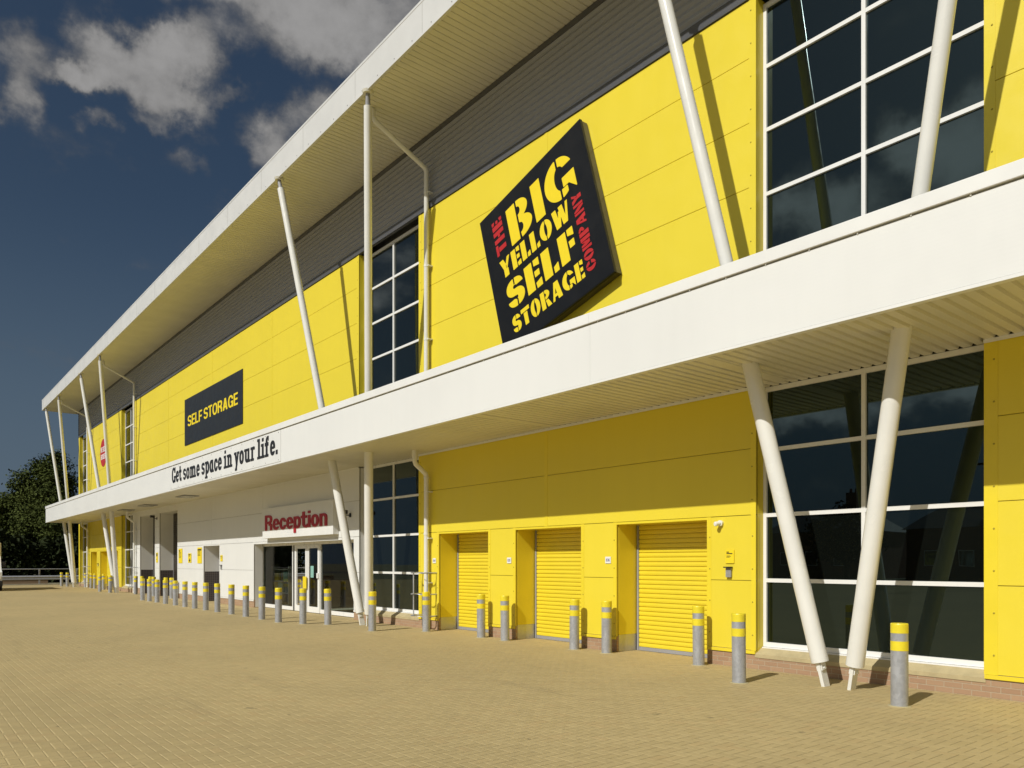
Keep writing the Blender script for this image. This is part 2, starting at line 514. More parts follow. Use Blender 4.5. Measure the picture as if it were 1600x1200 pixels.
# ------------------------------------------------------------------ mesh helpers
class MB:
    """collects shapes (world coordinates) into one mesh with several materials"""
    def __init__(self):
        self.v, self.f, self.mi, self.mats, self.sm = [], [], [], [], []

    def _m(self, m):
        if m not in self.mats:
            self.mats.append(m)
        return self.mats.index(m)

    def add(self, vs, fs, m, smooth=False):
        o = len(self.v)
        k = self._m(m)
        self.v += [tuple(q) for q in vs]
        for f in fs:
            self.f.append([o + a for a in f])
            self.mi.append(k)
            self.sm.append(smooth)

    def box(self, x0, x1, y0, y1, z0, z1, m, bev=0.0, M=None):
        if x1 < x0: x0, x1 = x1, x0
        if y1 < y0: y0, y1 = y1, y0
        if z1 < z0: z0, z1 = z1, z0
        if bev <= 0:
            vs = [(x, y, z) for z in (z0, z1) for y in (y0, y1) for x in (x0, x1)]
            fs = [(0, 2, 3, 1), (4, 5, 7, 6), (0, 1, 5, 4), (2, 6, 7, 3), (0, 4, 6, 2), (1, 3, 7, 5)]
        else:
            bm = bmesh.new()
            bmesh.ops.create_cube(bm, size=1.0)
            for q in bm.verts:
                q.co = Vector(((x0 + x1) / 2 + q.co.x * (x1 - x0), (y0 + y1) / 2 + q.co.y * (y1 - y0), (z0 + z1) / 2 + q.co.z * (z1 - z0)))
            bmesh.ops.bevel(bm, geom=list(bm.edges), offset=bev, segments=2, affect='EDGES', profile=0.6)
            bm.verts.index_update()
            vs = [q.co.copy() for q in bm.verts]
            fs = [[q.index for q in f.verts] for f in bm.faces]
            bm.free()
        if M is not None:
            vs = [M @ Vector(q) for q in vs]
        self.add(vs, fs, m)

    def tube(self, p0, p1, r0, m, r1=None, seg=20, cap=True):
        r1 = r0 if r1 is None else r1
        p0, p1 = Vector(p0), Vector(p1)
        ax = (p1 - p0).normalized()
        u = ax.cross(Vector((0, 0, 1)) if abs(ax.z) < 0.95 else Vector((1, 0, 0))).normalized()
        w = ax.cross(u)
        vs = []
        for p, r in ((p0, r0), (p1, r1)):
            for k in range(seg):
                a = 2 * math.pi * k / seg
                vs.append(p + u * math.cos(a) * r + w * math.sin(a) * r)
        self.add(vs, [(k, (k + 1) % seg, seg + (k + 1) % seg, seg + k) for k in range(seg)], m, True)
        if cap:
            self.add(vs[:seg], [list(range(seg))[::-1]], m)
            self.add(vs[seg:], [list(range(seg))], m)

    def path(self, pts, r, m, seg=14):
        """round pipe along a polyline with mitred bends"""
        pts = [Vector(p) for p in pts]
        rings = []
        for i, p in enumerate(pts):
            d0 = (pts[i] - pts[i - 1]).normalized() if i else (pts[1] - pts[0]).normalized()
            d1 = (pts[i + 1] - pts[i]).normalized() if i < len(pts) - 1 else d0
            t = (d0 + d1).normalized()
            u = Vector((1, 0, 0)) - t * t.x
            if u.length < 0.2:
                u = Vector((0, 1, 0)) - t * t.y
            u.normalize()
            w = t.cross(u)
            k = 1.0 / max(0.5, t.dot(d0))
            ring = []
            for s in range(seg):
                a = 2 * math.pi * s / seg
                q = u * math.cos(a) * r + w * math.sin(a) * r
                # stretch along the bend plane
                bd = (d1 - d0)
                if bd.length > 1e-4:
                    bd = (bd - t * bd.dot(t)).normalized()
                    q = q + bd * (q.dot(bd)) * (k - 1)
                ring.append(p + q)
            rings.append(ring)
        vs = [q for rg in rings for q in rg]
        fs = []
        for i in range(len(rings) - 1):
            for s in range(seg):
                a, b = i * seg + s, i * seg + (s + 1) % seg
                fs.append((a, b, b + seg, a + seg))
        self.add(vs, fs, m, True)
        self.add(rings[0], [list(range(seg))[::-1]], m)
        self.add(rings[-1], [list(range(seg))], m)

    def lathe(self, prof, m, c=(0, 0, 0), seg=28, smooth=True):
        vs, fs = [], []
        for r, z in prof:
            for k in range(seg):
                a = 2 * math.pi * k / seg
                vs.append((c[0] + r * math.cos(a), c[1] + r * math.sin(a), c[2] + z))
        for i in range(len(prof) - 1):
            for k in range(seg):
                a, b = i * seg + k, i * seg + (k + 1) % seg
                fs.append((a, b, b + seg, a + seg))
        self.add(vs, fs, m, smooth)

    def sheet(self, prof, axis, a0, a1, m, smooth=False):
        """extrude an open profile; axis 'X': prof=(y,z) swept x; axis 'Y': prof=(x,z) swept y"""
        vs, fs = [], []
        for a in (a0, a1):
            for p, q in prof:
                vs.append((a, p, q) if axis == 'X' else (p, a, q))
        n = len(prof)
        for k in range(n - 1):
            fs.append((k, k + 1, n + k + 1, n + k))
        self.add(vs, fs, m, smooth)

    def quad(self, a, b, c, d, m):
        self.add([a, b, c, d], [(0, 1, 2, 3)], m)

    def build(self, name, parent=None, fixnorm=True):
        me = bpy.data.meshes.new(name)
        vs = self.v
        if parent is not None:
            r = parent
            while r.parent is not None:
                r = r.parent
            L = r.location
            if r.get('_local'):
                L = Vector((0, 0, 0))
            vs = [(a - L.x, b - L.y, c - L.z) for a, b, c in vs]
        me.from_pydata(vs, [], self.f)
        for m in self.mats:
            me.materials.append(m)
        me.polygons.foreach_set('material_index', self.mi)
        me.polygons.foreach_set('use_smooth', self.sm)
        if fixnorm:
            bm = bmesh.new()
            bm.from_mesh(me)
            bmesh.ops.recalc_face_normals(bm, faces=list(bm.faces))
            bm.to_mesh(me)
            bm.free()
        me.update()
        o = bpy.data.objects.new(name, me)
        col.objects.link(o)
        if parent is not None:
            o.parent = parent
        return o


def tag(o, label=None, cat=None, group=None, kind=None):
    if label: o['label'] = label
    if cat: o['category'] = cat
    if group: o['group'] = group
    if kind: o['kind'] = kind
    return o


def thing(name, label, cat, loc=(0, 0, 0), group=None):
    o = bpy.data.objects.new(name, None)
    o.location = loc
    o.empty_display_size = 0.2
    col.objects.link(o)
    return tag(o, label, cat, group)


def copy_tree(o, parent=None):
    c = o.copy()
    col.objects.link(c)
    if parent is not None:
        c.parent = parent
    for ch in list(o.children):
        copy_tree(ch, c)
    return c


# ------------------------------------------------------------------ lettering (own letter shapes)
def gR(x0, y0, x1, y1):
    return lambda x, y: np.maximum(np.maximum(x0 - x, x - x1), np.maximum(y0 - y, y - y1))


def gE(cx, cy, rx, ry, p=2.0):
    return lambda x, y: ((np.abs((x - cx) / rx) ** p + np.abs((y - cy) / ry) ** p) ** (1 / p) - 1) * min(rx, ry)


def gP(*pts):
    # convex polygon
    ar = sum(pts[i][0] * pts[(i + 1) % len(pts)][1] - pts[(i + 1) % len(pts)][0] * pts[i][1] for i in range(len(pts)))
    q = list(pts) if ar > 0 else list(pts)[::-1]

    def fn(x, y):
        d = None
        for i in range(len(q)):
            (ax, ay), (bx, by) = q[i], q[(i + 1) % len(q)]
            L = math.hypot(bx - ax, by - ay)
            e = ((by - ay) * (x - ax) - (bx - ax) * (y - ay)) / L
            d = e if d is None else np.maximum(d, e)
        return d
    return fn


def gU(*fs):
    def fn(x, y):
        d = fs[0](x, y)
        for f in fs[1:]:
            d = np.minimum(d, f(x, y))
        return d
    return fn


def gI(*fs):
    def fn(x, y):
        d = fs[0](x, y)
        for f in fs[1:]:
            d = np.maximum(d, f(x, y))
        return d
    return fn


def gS(a, *bs):
    def fn(x, y):
        d = a(x, y)
        for b in bs:
            d = np.maximum(d, -b(x, y))
        return d
    return fn


def ring(x0, y0, x1, y1, t, tv=None, p=2.2):
    tv = t if tv is None else tv
    cx, cy, rx, ry = (x0 + x1) / 2, (y0 + y1) / 2, (x1 - x0) / 2, (y1 - y0) / 2
    return gS(gE(cx, cy, rx, ry, p), gE(cx, cy, rx - t, ry - tv, p))


def slant(xa, ya, xb, yb, w):
    # slanted stroke with horizontal ends, w = horizontal width
    return gP((xa - w / 2, ya), (xa + w / 2, ya), (xb + w / 2, yb), (xb - w / 2, yb))


def ess(w, h, t, tv=None):
    tv = t * 0.85 if tv is None else tv
    rh = (h + tv) / 2
    up = ring(0, h - rh, w, h, t, tv)
    lo = ring(0, 0, w, rh, t, tv)
    cu, cl = h - rh / 2, rh / 2
    up = gS(up, gR(w / 2, -1, w + 1, cu + h * 0.03))
    lo = gS(lo, gR(-1, cl - h * 0.03, w / 2, h + 1))
    return gU(up, lo)


def sans(ch, t=0.183):
    v = t * 0.84
    if ch == 'S': return 0.66, ess(0.66, 1, t, v)
    if ch == 'E': return 0.56, gU(gR(0, 0, t, 1), gR(0, 0, .56, v), gR(0, 1 - v, .56, 1), gR(0, .5 - v / 2, .52, .5 + v / 2))
    if ch == 'L': return 0.54, gU(gR(0, 0, t, 1), gR(0, 0, .54, v))
    if ch == 'F': return 0.54, gU(gR(0, 0, t, 1), gR(0, 1 - v, .54, 1), gR(0, .48 - v / 2, .49, .48 + v / 2))
    if ch == 'T': return 0.62, gU(gR(.31 - t / 2, 0, .31 + t / 2, 1), gR(0, 1 - v, .62, 1))
    if ch == 'O': return 0.74, ring(0, -.01, .74, 1.01, t, v)
    if ch == 'R':
        bowl = gI(ring(-.1, .42, .66, 1, t, v, 2.6), gR(t * .5, 0, 1, 1))
        return 0.68, gU(gR(0, 0, t, 1), gR(0, 1 - v, .36, 1), gR(0, .42, .36, .42 + v), bowl, gR(.66 - t, 0, .66, .34), gI(gE(.36, .30, .30, .2), gR(.36, .3, .66, .5)))
    if ch == 'A': return 0.72, gU(slant(.12, 0, .36, 1, t * 1.12), slant(.60, 0, .36, 1, t * 1.12), gR(.18, .2, .54, .2 + v))
    if ch == 'G':
        g = gS(ring(0, -.01, .72, 1.01, t, v), gR(.4, .40, .8, .66))
        return 0.72, gU(g, gR(.40, .36, .72, .36 + v), gR(.72 - t * .9, .0, .72, .45))
    if ch == 'W': return 0.98, gU(slant(.22, 0, .09, 1, t * .9), slant(.26, 0, .47, 1, t * .8), slant(.70, 0, .50, 1, t * .8), slant(.76, 0, .88, 1, t * .9))
    if ch == 'B':
        return 0.66, gU(gR(0, 0, t, 1), gI(ring(-.1, 0, .66, .56, t, v, 2.6), gR(t * .5, 0, 1, 1)), gI(ring(-.1, .56 - v, .63, 1, t, v, 2.6), gR(t * .5, 0, 1, 1)))
    if ch == 'X': return 0.66, gU(slant(.12, 0, .54, 1, t * 1.2), slant(.54, 0, .12, 1, t * 1.2))
    if ch == '8': return 0.58, gU(ring(0, 0, .58, .57, t * .8, v * .8), ring(.03, .57 - v * .8, .55, 1, t * .8, v * .8))
    if ch == '3': return 0.56, gS(gU(ring(0, 0, .56, .57, t * .8, v * .8), ring(.02, .57 - v * .8, .54, 1, t * .8, v * .8)), gR(-1, .27, .2, .78))
    if ch == '6': return 0.58, gU(ring(0, 0, .58, .62, t * .8, v * .8), gS(ring(0, 0, .58, 1, t * .8, v * .8), gR(.29, -1, 1, .75)))
    if ch == '5': return 0.56, gU(gS(ring(0, 0, .56, .64, t * .8, v * .8), gR(-1, .2, .2, .44)), gR(.04, .45, .04 + t * .8, 1), gR(.04, 1 - v, .52, 1))
    if ch == '4': return 0.58, gU(gR(.36, 0, .36 + t * .8, 1), gR(0, .22, .58, .22 + v), slant(.07, .24, .42, 1, t * .9))
    return lower(ch, t, False)


def lower(ch, t=0.2, slab=False, xh=0.72):
    v = t * 0.82
    sb = 0.10
    sl = t * 0.62

    def foot(x0, x1):
        return [gR(x0 - sb, 0, x1 + sb, sl)] if slab else []

    def head(x0, h):
        return [gR(x0 - sb, h - sl, x0 + t * .5, h)] if slab else []
    if ch == 'o': return 0.58, ring(0, -.01, .58, xh + .01, t, v)
    if ch == 'c': return 0.53, gS(ring(0, -.01, .56, xh + .01, t, v), gR(.34, xh * .36, 1, xh * .64))
    if ch == 'e': return 0.56, gU(gS(ring(0, -.01, .56, xh + .01, t, v), gR(.28, xh * .27, 1, xh * .46)), gR(t * .6, xh * .43, .56 - t * .45, xh * .43 + v * .7))
    if ch == 's': return 0.52, ess(0.52, xh, t * .95, v * .82)
    if ch in 'nmur':
        r = .24
        def arch(x0, w):
            return [gI(ring(x0, xh - 2 * r - .02, x0 + w, xh + .01, t, v), gR(x0, xh - r, x0 + w, 2)), gR(x0 + w - t, 0, x0 + w, xh - r)]
        if ch == 'n':
            return 0.55 + (.1 if slab else 0), gU(gR(0, 0, t, xh), *arch(0, .55), *foot(0, t), *(foot(.55 - t, .55)), *head(0, xh))
        if ch == 'm':
            return 0.88 + (.1 if slab else 0), gU(gR(0, 0, t, xh), *arch(0, .52), *arch(.52 - t, .36 + t), *foot(0, t), *foot(.52 - t, .52), *foot(.88 - t, .88), *head(0, xh))
        if ch == 'u':
            b = gI(ring(0, -.01, .55, 2 * r + .02, t, v), gR(0, -1, .55, r))
            ex = [gR(-sb, xh - sl, t * .6, xh), gR(.55 - t - sb, xh - sl, .55 - t * .3, xh), gR(.5, 0, .55 + sb, sl)] if slab else []
            return 0.55 + (.1 if slab else 0), gU(b, gR(0, r, t, xh), gR(.55 - t, 0, .55, xh), *ex)
        arm = gI(ring(.02, xh - .44, .52, xh + .01, t, v), gR(.2, xh - .16, .42, 2))
        return 0.42, gU(gR(0, 0, t, xh), arm, *foot(0, t), *head(0, xh))
    if ch == 'i': return t, gU(gR(0, 0, t, xh), gR(0, xh + .11, t, xh + .11 + v), *foot(0, t), *head(0, xh))
    if ch == 'l': return t, gU(gR(0, 0, t, 1.02), *foot(0, t), *head(0, 1.02))
    if ch == 'f':
        hook = gI(ring(.08, .5, .08 + .5, 1.03, t, v), gR(0, .77, .42, 2))
        return 0.42, gU(gR(.08, 0, .08 + t, .79), hook, gR(-.02, xh - v, .40, xh), *foot(.08, .08 + t))
    if ch == 't':
        hook = gI(ring(.08, -.01, .08 + .54, .50, t, v), gR(0, -1, .46, .22))
        return 0.46, gU(gR(.08, .2, .08 + t, .96), hook, gR(-.04, xh - v, .44, xh))
    if ch == 'p':
        ex = [gR(-sb, -.28, t + sb, -.28 + sl), gR(-sb, xh - sl, t * .5, xh)] if slab else []
        return 0.57, gU(gR(0, -.28, t, xh), ring(0, -.01, .57, xh + .01, t, v), *ex)
    if ch == 'a':
        ex = [gR(.5, 0, .55 + sb, sl)] if slab else []
        return 0.57 + (.06 if slab else 0), gU(gR(.55 - t, 0, .55, xh), ring(0, -.01, .55, xh + .01, t, v), *ex)
    if ch == 'y':
        ex = [gR(-.06, xh - sl, .26, xh), gR(.34, xh - sl, .64, xh), gR(.06, -.28, .34, -.28 + sl)] if slab else []
        return 0.58, gU(slant(.30, 0, .10, xh, t), slant(.19, -.28, .48, xh, t * .95), *ex)
    if ch == '.': return t, gR(0, 0, t, t)
    if ch == 'G':
        g = gS(ring(0, -.01, .70, 1.01, t, v), gR(.38, .44, .8, .64))
        return 0.72, gU(g, gR(.40, .44 - sl, .76, .44), gR(.70 - t * .9, .02, .70, .44), gR(.70 - t * .5, .64, .70, 1.0))
    raise KeyError(ch)


def stencil(ch, t=0.30, g=0.055):
    """heavy stencil capitals with vertical bridges"""
    if ch == 'B':
        st = gR(0, 0, t, 1)
        bow = gU(gI(gE(.36, .74, .34, .26), gR(t + g, 0, 2, 2)), gI(gE(.37, .27, .39, .27), gR(t + g, 0, 2, 2)), gR(t + g, 0.0, .40, 1))
        bow = gS(bow, gE(t + g, .735, .09, .11), gE(t + g, .27, .11, .13), gP((.95, .5), (.60, .52), (.95, .56)))
        return 0.76, gU(st, bow)
    if ch == 'I': return t, gR(0, 0, t, 1)
    if ch == 'G':
        o = gS(gE(.44, .5, .44, .51), gE(.47, .5, .16, .30))
        o = gS(o, gR(.44 - g / 2, -1, .44 + g / 2, 2), gR(.44, .46, 1, .70))
        leg = gP((.40, .44), (.88, .44), (.88, -.01), (.76, .08), (.62, .0), (.62, .26), (.46, .30))
        bar = gU(gR(.52, .22, .88, .46), gP((.88, .3), (.88, -.02), (.62, .3)))
        return 0.88, gU(gS(o, gR(.5, -.5, 1.2, .46)), bar, gI(o, gR(.44, -1, .64, .2)))
    if ch == 'Y': return 0.70, gU(gS(slant(.35, .40, .12, 1, .27), gR(.35 + g / 2, 0, 1, .6)), gS(slant(.35, .40, .62, 1, .18), gR(-1, .0, .35, .55), gR(.0, .3, .41, .62)), gR(.35 - t / 2, 0, .35 + t / 2, .40))
    if ch == 'E': return 0.58, gU(gR(0, 0, t, 1), gP((t + g, 0), (.58, 0), (.58, .27), (t + g, .20)), gP((t + g, 1), (.58, 1), (.58, .73), (t + g, .80)), gR(t + g, .40, .54, .61))
    if ch == 'F': return 0.56, gU(gR(0, 0, t, 1), gP((t + g, 1), (.56, 1), (.56, .71), (t + g, .79)), gR(t + g, .36, .54, .60))
    if ch == 'L': return 0.54, gU(gR(0, 0, t, 1), gP((t + g, 0), (.54, 0), (.54, .29), (t + g, .21)))
    if ch == 'O': return 0.74, gS(gS(gE(.37, .5, .37, .51), gE(.37, .5, .09, .33)), gR(.37 - g / 2, -1, .37 + g / 2, 2))
    if ch == 'C': return 0.70, gS(gS(gE(.37, .5, .37, .51), gE(.38, .5, .11, .32)), gR(.37 - g / 2, -1, .37 + g / 2, 2), gR(.42, .42, 2, .60))
    if ch == 'W': return 1.0, gU(slant(.27, 0, .13, 1, .25), gS(slant(.34, 0, .46, .8, .16), gR(0, 0, .30, .3)), slant(.68, 0, .54, 1, .24), gS(slant(.76, 0, .92, 1, .13), gR(-1, -1, .70, .4)))
    if ch == 'S':
        s = ess(0.68, 1, .27, .24)
        s = gU(s, gP((.05, .72), (.40, .60), (.64, .30), (.30, .38)))
        return 0.68, gS(s, gP((.31, 1.1), (.31 + g, 1.1), (.31 + g, .78), (.31, .78)), gR(.34, -.1, .34 + g, .24))
    if ch == 'T': return 0.68, gU(gR(.34 - t / 2, 0, .34 + t / 2, .72), gR(0, .77, .68, 1))
    if ch == 'R':
        bow = gU(gI(gE(.34, .73, .36, .27), gR(t + g, 0, 2, 2)), gR(t + g, .46, .40, 1))
        bow = gS(bow, gE(t + g, .73, .09, .10))
        return 0.74, gU(gR(0, 0, t, 1), bow, gP((t + g, .42), (.56, .42), (.76, 0), (.46, 0)))
    if ch == 'A': return 0.76, gU(gS(slant(.09, 0, .33, 1, .15), gR(.5, 0, 1, 1)), gS(slant(.60, 0, .42, 1, .30), gR(.2, .0, .36, .2)), gR(.20, .2, .42, .36))
    if ch == 'H': return 0.76, gU(gR(0, 0, t * .9, 1), gR(.76 - t * .9, 0, .76, 1), gR(t * .9 + g, .4, .8 - t, .6))
    if ch == 'M': return 0.92, gU(gR(0, 0, .2, 1), gR(.92 - t * .9, 0, .92, 1), gS(slant(.46, .1, .27, 1, .26), gR(-1, -1, .25, 2)), gS(slant(.46, .1, .60, .9, .13), gR(.61, -1, 2, 2)))
    if ch == 'P':
        bow = gU(gI(gE(.34, .70, .36, .30), gR(t + g, 0, 2, 2)), gR(t + g, .40, .38, 1))
        return 0.70, gU(gR(0, 0, t, 1), gS(bow, gE(t + g, .70, .09, .12)))
    if ch == 'N': return 0.80, gU(gR(0, 0, .18, 1), gR(.62, 0, .80, 1), gS(slant(.62, 0, .18, 1, .30), gR(-1, -1, .22, 2), gR(.58, -1, 2, 2)))
    raise KeyError(ch)


def contours(fn, x0, y0, x1, y1, n=96):
    h = (y1 - y0) / n
    nx = int(math.ceil((x1 - x0) / h)) + 1
    xs = x0 + h * np.arange(nx) + 1.37e-4
    ys = y0 + h * np.arange(n + 1) + 1.91e-4
    X, Y = np.meshgrid(xs, ys, indexing='ij')
    D = fn(X, Y)
    D = np.where(np.abs(D) < 1e-7, 1e-7, D)
    I = D < 0
    nxt = {}

    def e_pt(i, j, d):
        if d == 0:
            a, b = D[i, j], D[i + 1, j]
            return (xs[i] + h * a / (a - b), ys[j])
        a, b = D[i, j], D[i, j + 1]
        return (xs[i], ys[j] + h * a / (a - b))
    for i in range(nx - 1):
        for j in range(n):
            c = [I[i, j], I[i + 1, j], I[i + 1, j + 1], I[i, j + 1]]
            s = sum(c)
            if s == 0 or s == 4:
                continue
            ed = [(i, j, 0), (i + 1, j, 1), (i, j + 1, 0), (i, j, 1)]   # bottom right top left
            cr = [k for k in range(4) if c[k] != c[(k + 1) % 4]]
            if len(cr) == 2:
                a, b = cr
                if not c[(a + 1) % 4]:
                    a, b = b, a
                nxt[ed[a]] = ed[b]
            else:
                for k in range(4):
                    if not c[k] and c[(k + 1) % 4]:
                        nxt[ed[k]] = ed[(k + 1) % 4]
    out = []
    while nxt:
        k0 = next(iter(nxt))
        loop, k = [], k0
        while k in nxt:
            loop.append(e_pt(*k))
            k = nxt.pop(k)
        if len(loop) < 6:
            continue
        # drop points on straight runs
        res = []
        for q in range(len(loop)):
            p = loop[q]
            a = res[-1] if res else loop[q - 1]
            b = loop[(q + 1) % len(loop)]
            cr_ = abs((p[0] - a[0]) * (b[1] - p[1]) - (p[1] - a[1]) * (b[0] - p[0]))
            if cr_ > h * h * 0.015 or math.hypot(p[0] - a[0], p[1] - a[1]) > 14 * h:
                res.append(p)
        if len(res) >= 3:
            out.append(res)
    return out


_gc = {}


def lettering(name, words, m, parent, M, depth=0.006, res=96):
    """words: list of (text, font, x0, x1, baseline, cap, rot90); laid in a plane (x right, y up), M places it"""
    cu = bpy.data.curves.new(name, 'CURVE')
    cu.dimensions = '2D'
    cu.fill_mode = 'BOTH'
    cu.extrude = depth / 2
    for text, font, x0, x1, base, cap, rot in words:
        gl = []
        pen = 0.0
        gap = {'sans': 0.062, 'slab': 0.06, 'stencil': 0.10}[font]
        for ch in text:
            if ch == ' ':
                pen += 0.24
                continue
            key = (font, ch)
            if key not in _gc:
                w, fn = sans(ch) if font == 'sans' else (lower(ch, 0.215, True) if font == 'slab' else stencil(ch))
                _gc[key] = (w, contours(fn, -0.2, -0.34, w + 0.25, 1.1, res))
            w, cs = _gc[key]
            pre = 0.085 if font == 'slab' and ch in 'nmrilpu' else 0.0
            post = 0.085 if font == 'slab' and ch in 'ilf' else 0.0
            gl.append((pen + pre, cs))
            pen += w + gap + pre + post
        pen -= gap
        sx = (x1 - x0) / pen
        for px_, cs in gl:
            for loop in cs:
                sp = cu.splines.new('POLY')
                sp.points.add(len(loop) - 1)
                for q, (a, b) in zip(sp.points, loop):
                    lx, ly = x0 + (px_ + a) * sx, base + b * cap
                    if rot:            # reads upwards: x0..x1 measured up, base measured leftwards
                        lx, ly = -(base + b * cap), lx
                    q.co = (lx, ly, 0, 1)
                sp.use_cyclic_u = True
    tmp = bpy.data.objects.new('tmp_letter', cu)
    col.objects.link(tmp)
    dg = bpy.context.evaluated_depsgraph_get()
    me = bpy.data.meshes.new_from_object(tmp.evaluated_get(dg))
    bpy.data.objects.remove(tmp)
    me.transform(M)
    if parent is not None:
        r = parent
        while r.parent is not None:
            r = r.parent
        me.transform(Matrix.Translation(-r.location))
    me.name = name
    me.materials.clear()
    me.materials.append(m)
    o = bpy.data.objects.new(name, me)
    col.objects.link(o)
    o.parent = parent
    return o


def facade_M(x, y, z, rot=0.0):
    """plane facing -Y: local x -> +X, local y -> +Z, local z -> -Y"""
    return Matrix.Translation((x, y, z)) @ Matrix.Rotation(R(90), 4, 'X') @ Matrix.Rotation(rot, 4, 'Z')


# ------------------------------------------------------------------ setting
D = 10.94                    # facade plane
XL, XR = -64.15, 1.0         # building ends
g = MB()
g.box(-900, 700, -700, 900, -0.5, -0.008, mat('dry_verge_ground', (0.16, 0.15, 0.08), 0.95, var=0.3, vscale=0.3))
tag(g.build('ground'), kind='structure')
g = MB()
g.quad((-69.4, -34, 0), (40, -34, 0), (40, 60, 0), (-69.4, 60, 0), M_PAVE)
tag(g.build('paving'), kind='structure')
g = MB()
g.box(-69.62, -69.4, -34, 60, -0.1, 0.09, mat('concrete_kerb', (0.36, 0.34, 0.27), 0.85, var=0.15, vscale=3), 0.012)
tag(g.build('kerb'), kind='structure')
g = MB()
g.box(-200, 200, -44, -34.2, -0.3, -0.004, mat('asphalt', (0.05, 0.05, 0.052), 0.85, var=0.15, vscale=2))
tag(g.build('road'), kind='structure')

# ------------------------------------------------------------------ the building
B = thing('storage_building', 'long yellow and white self storage warehouse with projecting roof and white canopy on slanted columns', 'building', (-31.5, D, 0))
WINS = [(-7.13, -3.79), (-20.66, -17.33), (-50.73, -48.0), (-63.66, -60.85)]
ZS_UP = [5.66, 6.74, 7.88, 8.94, 10.0, 10.96]
ZS_LO = [0.30, 1.44, 2.515, 3.60, 4.585]
TH = 0.035
FY = D + 0.20


def screw(mb, x, z, y, m):
    mb.lathe([(0.0, -0.006), (0.012, -0.006), (0.014, 0.0)], m, (0, 0, 0), 8)
    n = 24
    vs = mb.v[-n:]
    mb.v[-n:] = [(x + a, y + c, z + b) for a, b, c in vs]


def clad(mb, x0, x1, zs, m, gapm, joints=(), y=D, trim=None, screws=True, trimm=None):
    """coated panels with shadow gaps on a backing sheet"""
    xs = [x0] + sorted(j for j in joints if x0 < j < x1) + [x1]
    mb.box(x0 + 0.004, x1 - 0.004, y + 0.02, y + TH + 0.02, zs[0] + 0.004, zs[-1] - 0.004, gapm)
    for a, b in zip(xs[:-1], xs[1:]):
        for c, d_ in zip(zs[:-1], zs[1:]):
            mb.box(a + (0.005 if a > x0 else 0), b - (0.005 if b < x1 else 0), y, y + TH - 0.016, c + 0.005, d_ - 0.005, m, 0.003)
    # flat cover trims at panel ends
    tm = trimm or m
    for e, s in ((x0, 1), (x1, -1)):
        if trim and trim[0 if s == 1 else 1]:
            w = trim[0 if s == 1 else 1]
            mb.box(e, e + s * w, y - 0.005, y - 0.001, zs[0], zs[-1], tm)
            if screws:
                z = zs[0] + 0.25
                while z < zs[-1] - 0.1:
                    screw(mb, e + s * (w * 0.72), z, y - 0.004, gapm)  # cladding-coloured screw heads, their shade painted in with the darker gap colour
                    z += 0.54
    for j in xs[1:-1]:
        mb.box(j - 0.05, j + 0.05, y - 0.005, y - 0.001, zs[0], zs[-1], tm)


# --- upper yellow wall
JX = (-27.4, -34.1, -40.8, -12.25, -57.0)
w = MB()
spans = [(XL, -63.66), (-60.85, -50.73), (-48.0, -20.66), (-17.33, -7.13), (-3.79, XR)]
for a, b in spans:
    clad(w, a, b, ZS_UP, M_YEL, M_YELG, JX, trim=(0.13, 0.13))
for a, b in WINS:       # returns of the window recesses
    w.box(a - 0.03, a, D + 0.001, D + 0.26, 5.66, 10.96, M_YELT)
    w.box(b, b + 0.03, D + 0.001, D + 0.26, 5.66, 10.96, M_YELT)
w.build('upper_wall', B)

# --- grey corrugated band under the roof
w = MB()
prof = []
n = 11
z0, z1 = 11.14, 12.78
for k in range(n * 10 + 1):
    u = k / 10.0
    prof.append((D + 0.012 - 0.022 * math.cos(2 * math.pi * u), z0 + (z1 - z0) * u / n))
w.sheet(prof, 'X', XL, XR, M_GREY, True)
w.box(XL, XR, D - 0.03, D + 0.06, 10.965, 11.137, M_GREYF)
w.box(XL - 0.02, XR, D - 0.022, D + 0.06, 12.785, 12.91, M_GREYF)
w.box(XL - 0.02, XL - 0.002, D - 0.02, D + 0.3, 10.965, 12.9, M_GREYF)
w.build('grey_wall_band', B, False)

# --- roof with ribbed soffit
RF, RZ0, RZ1 = 8.79, 12.93, 13.66
RX0, RX1 = -65.35, 2.0


def ribs(mb, x0, x1, y0, y1, z, m, pitch=1 / 6.0, deep=0.035, flat=0.62):
    prof = []
    x = x0
    while x < x1:
        prof += [(x, z), (x + pitch * flat, z), (x + pitch * (flat + 0.08), z + deep), (x + pitch * 0.92, z + deep)]
        x += pitch
    prof.append((x, z))
    mb.sheet(prof, 'Y', y0, y1, m)


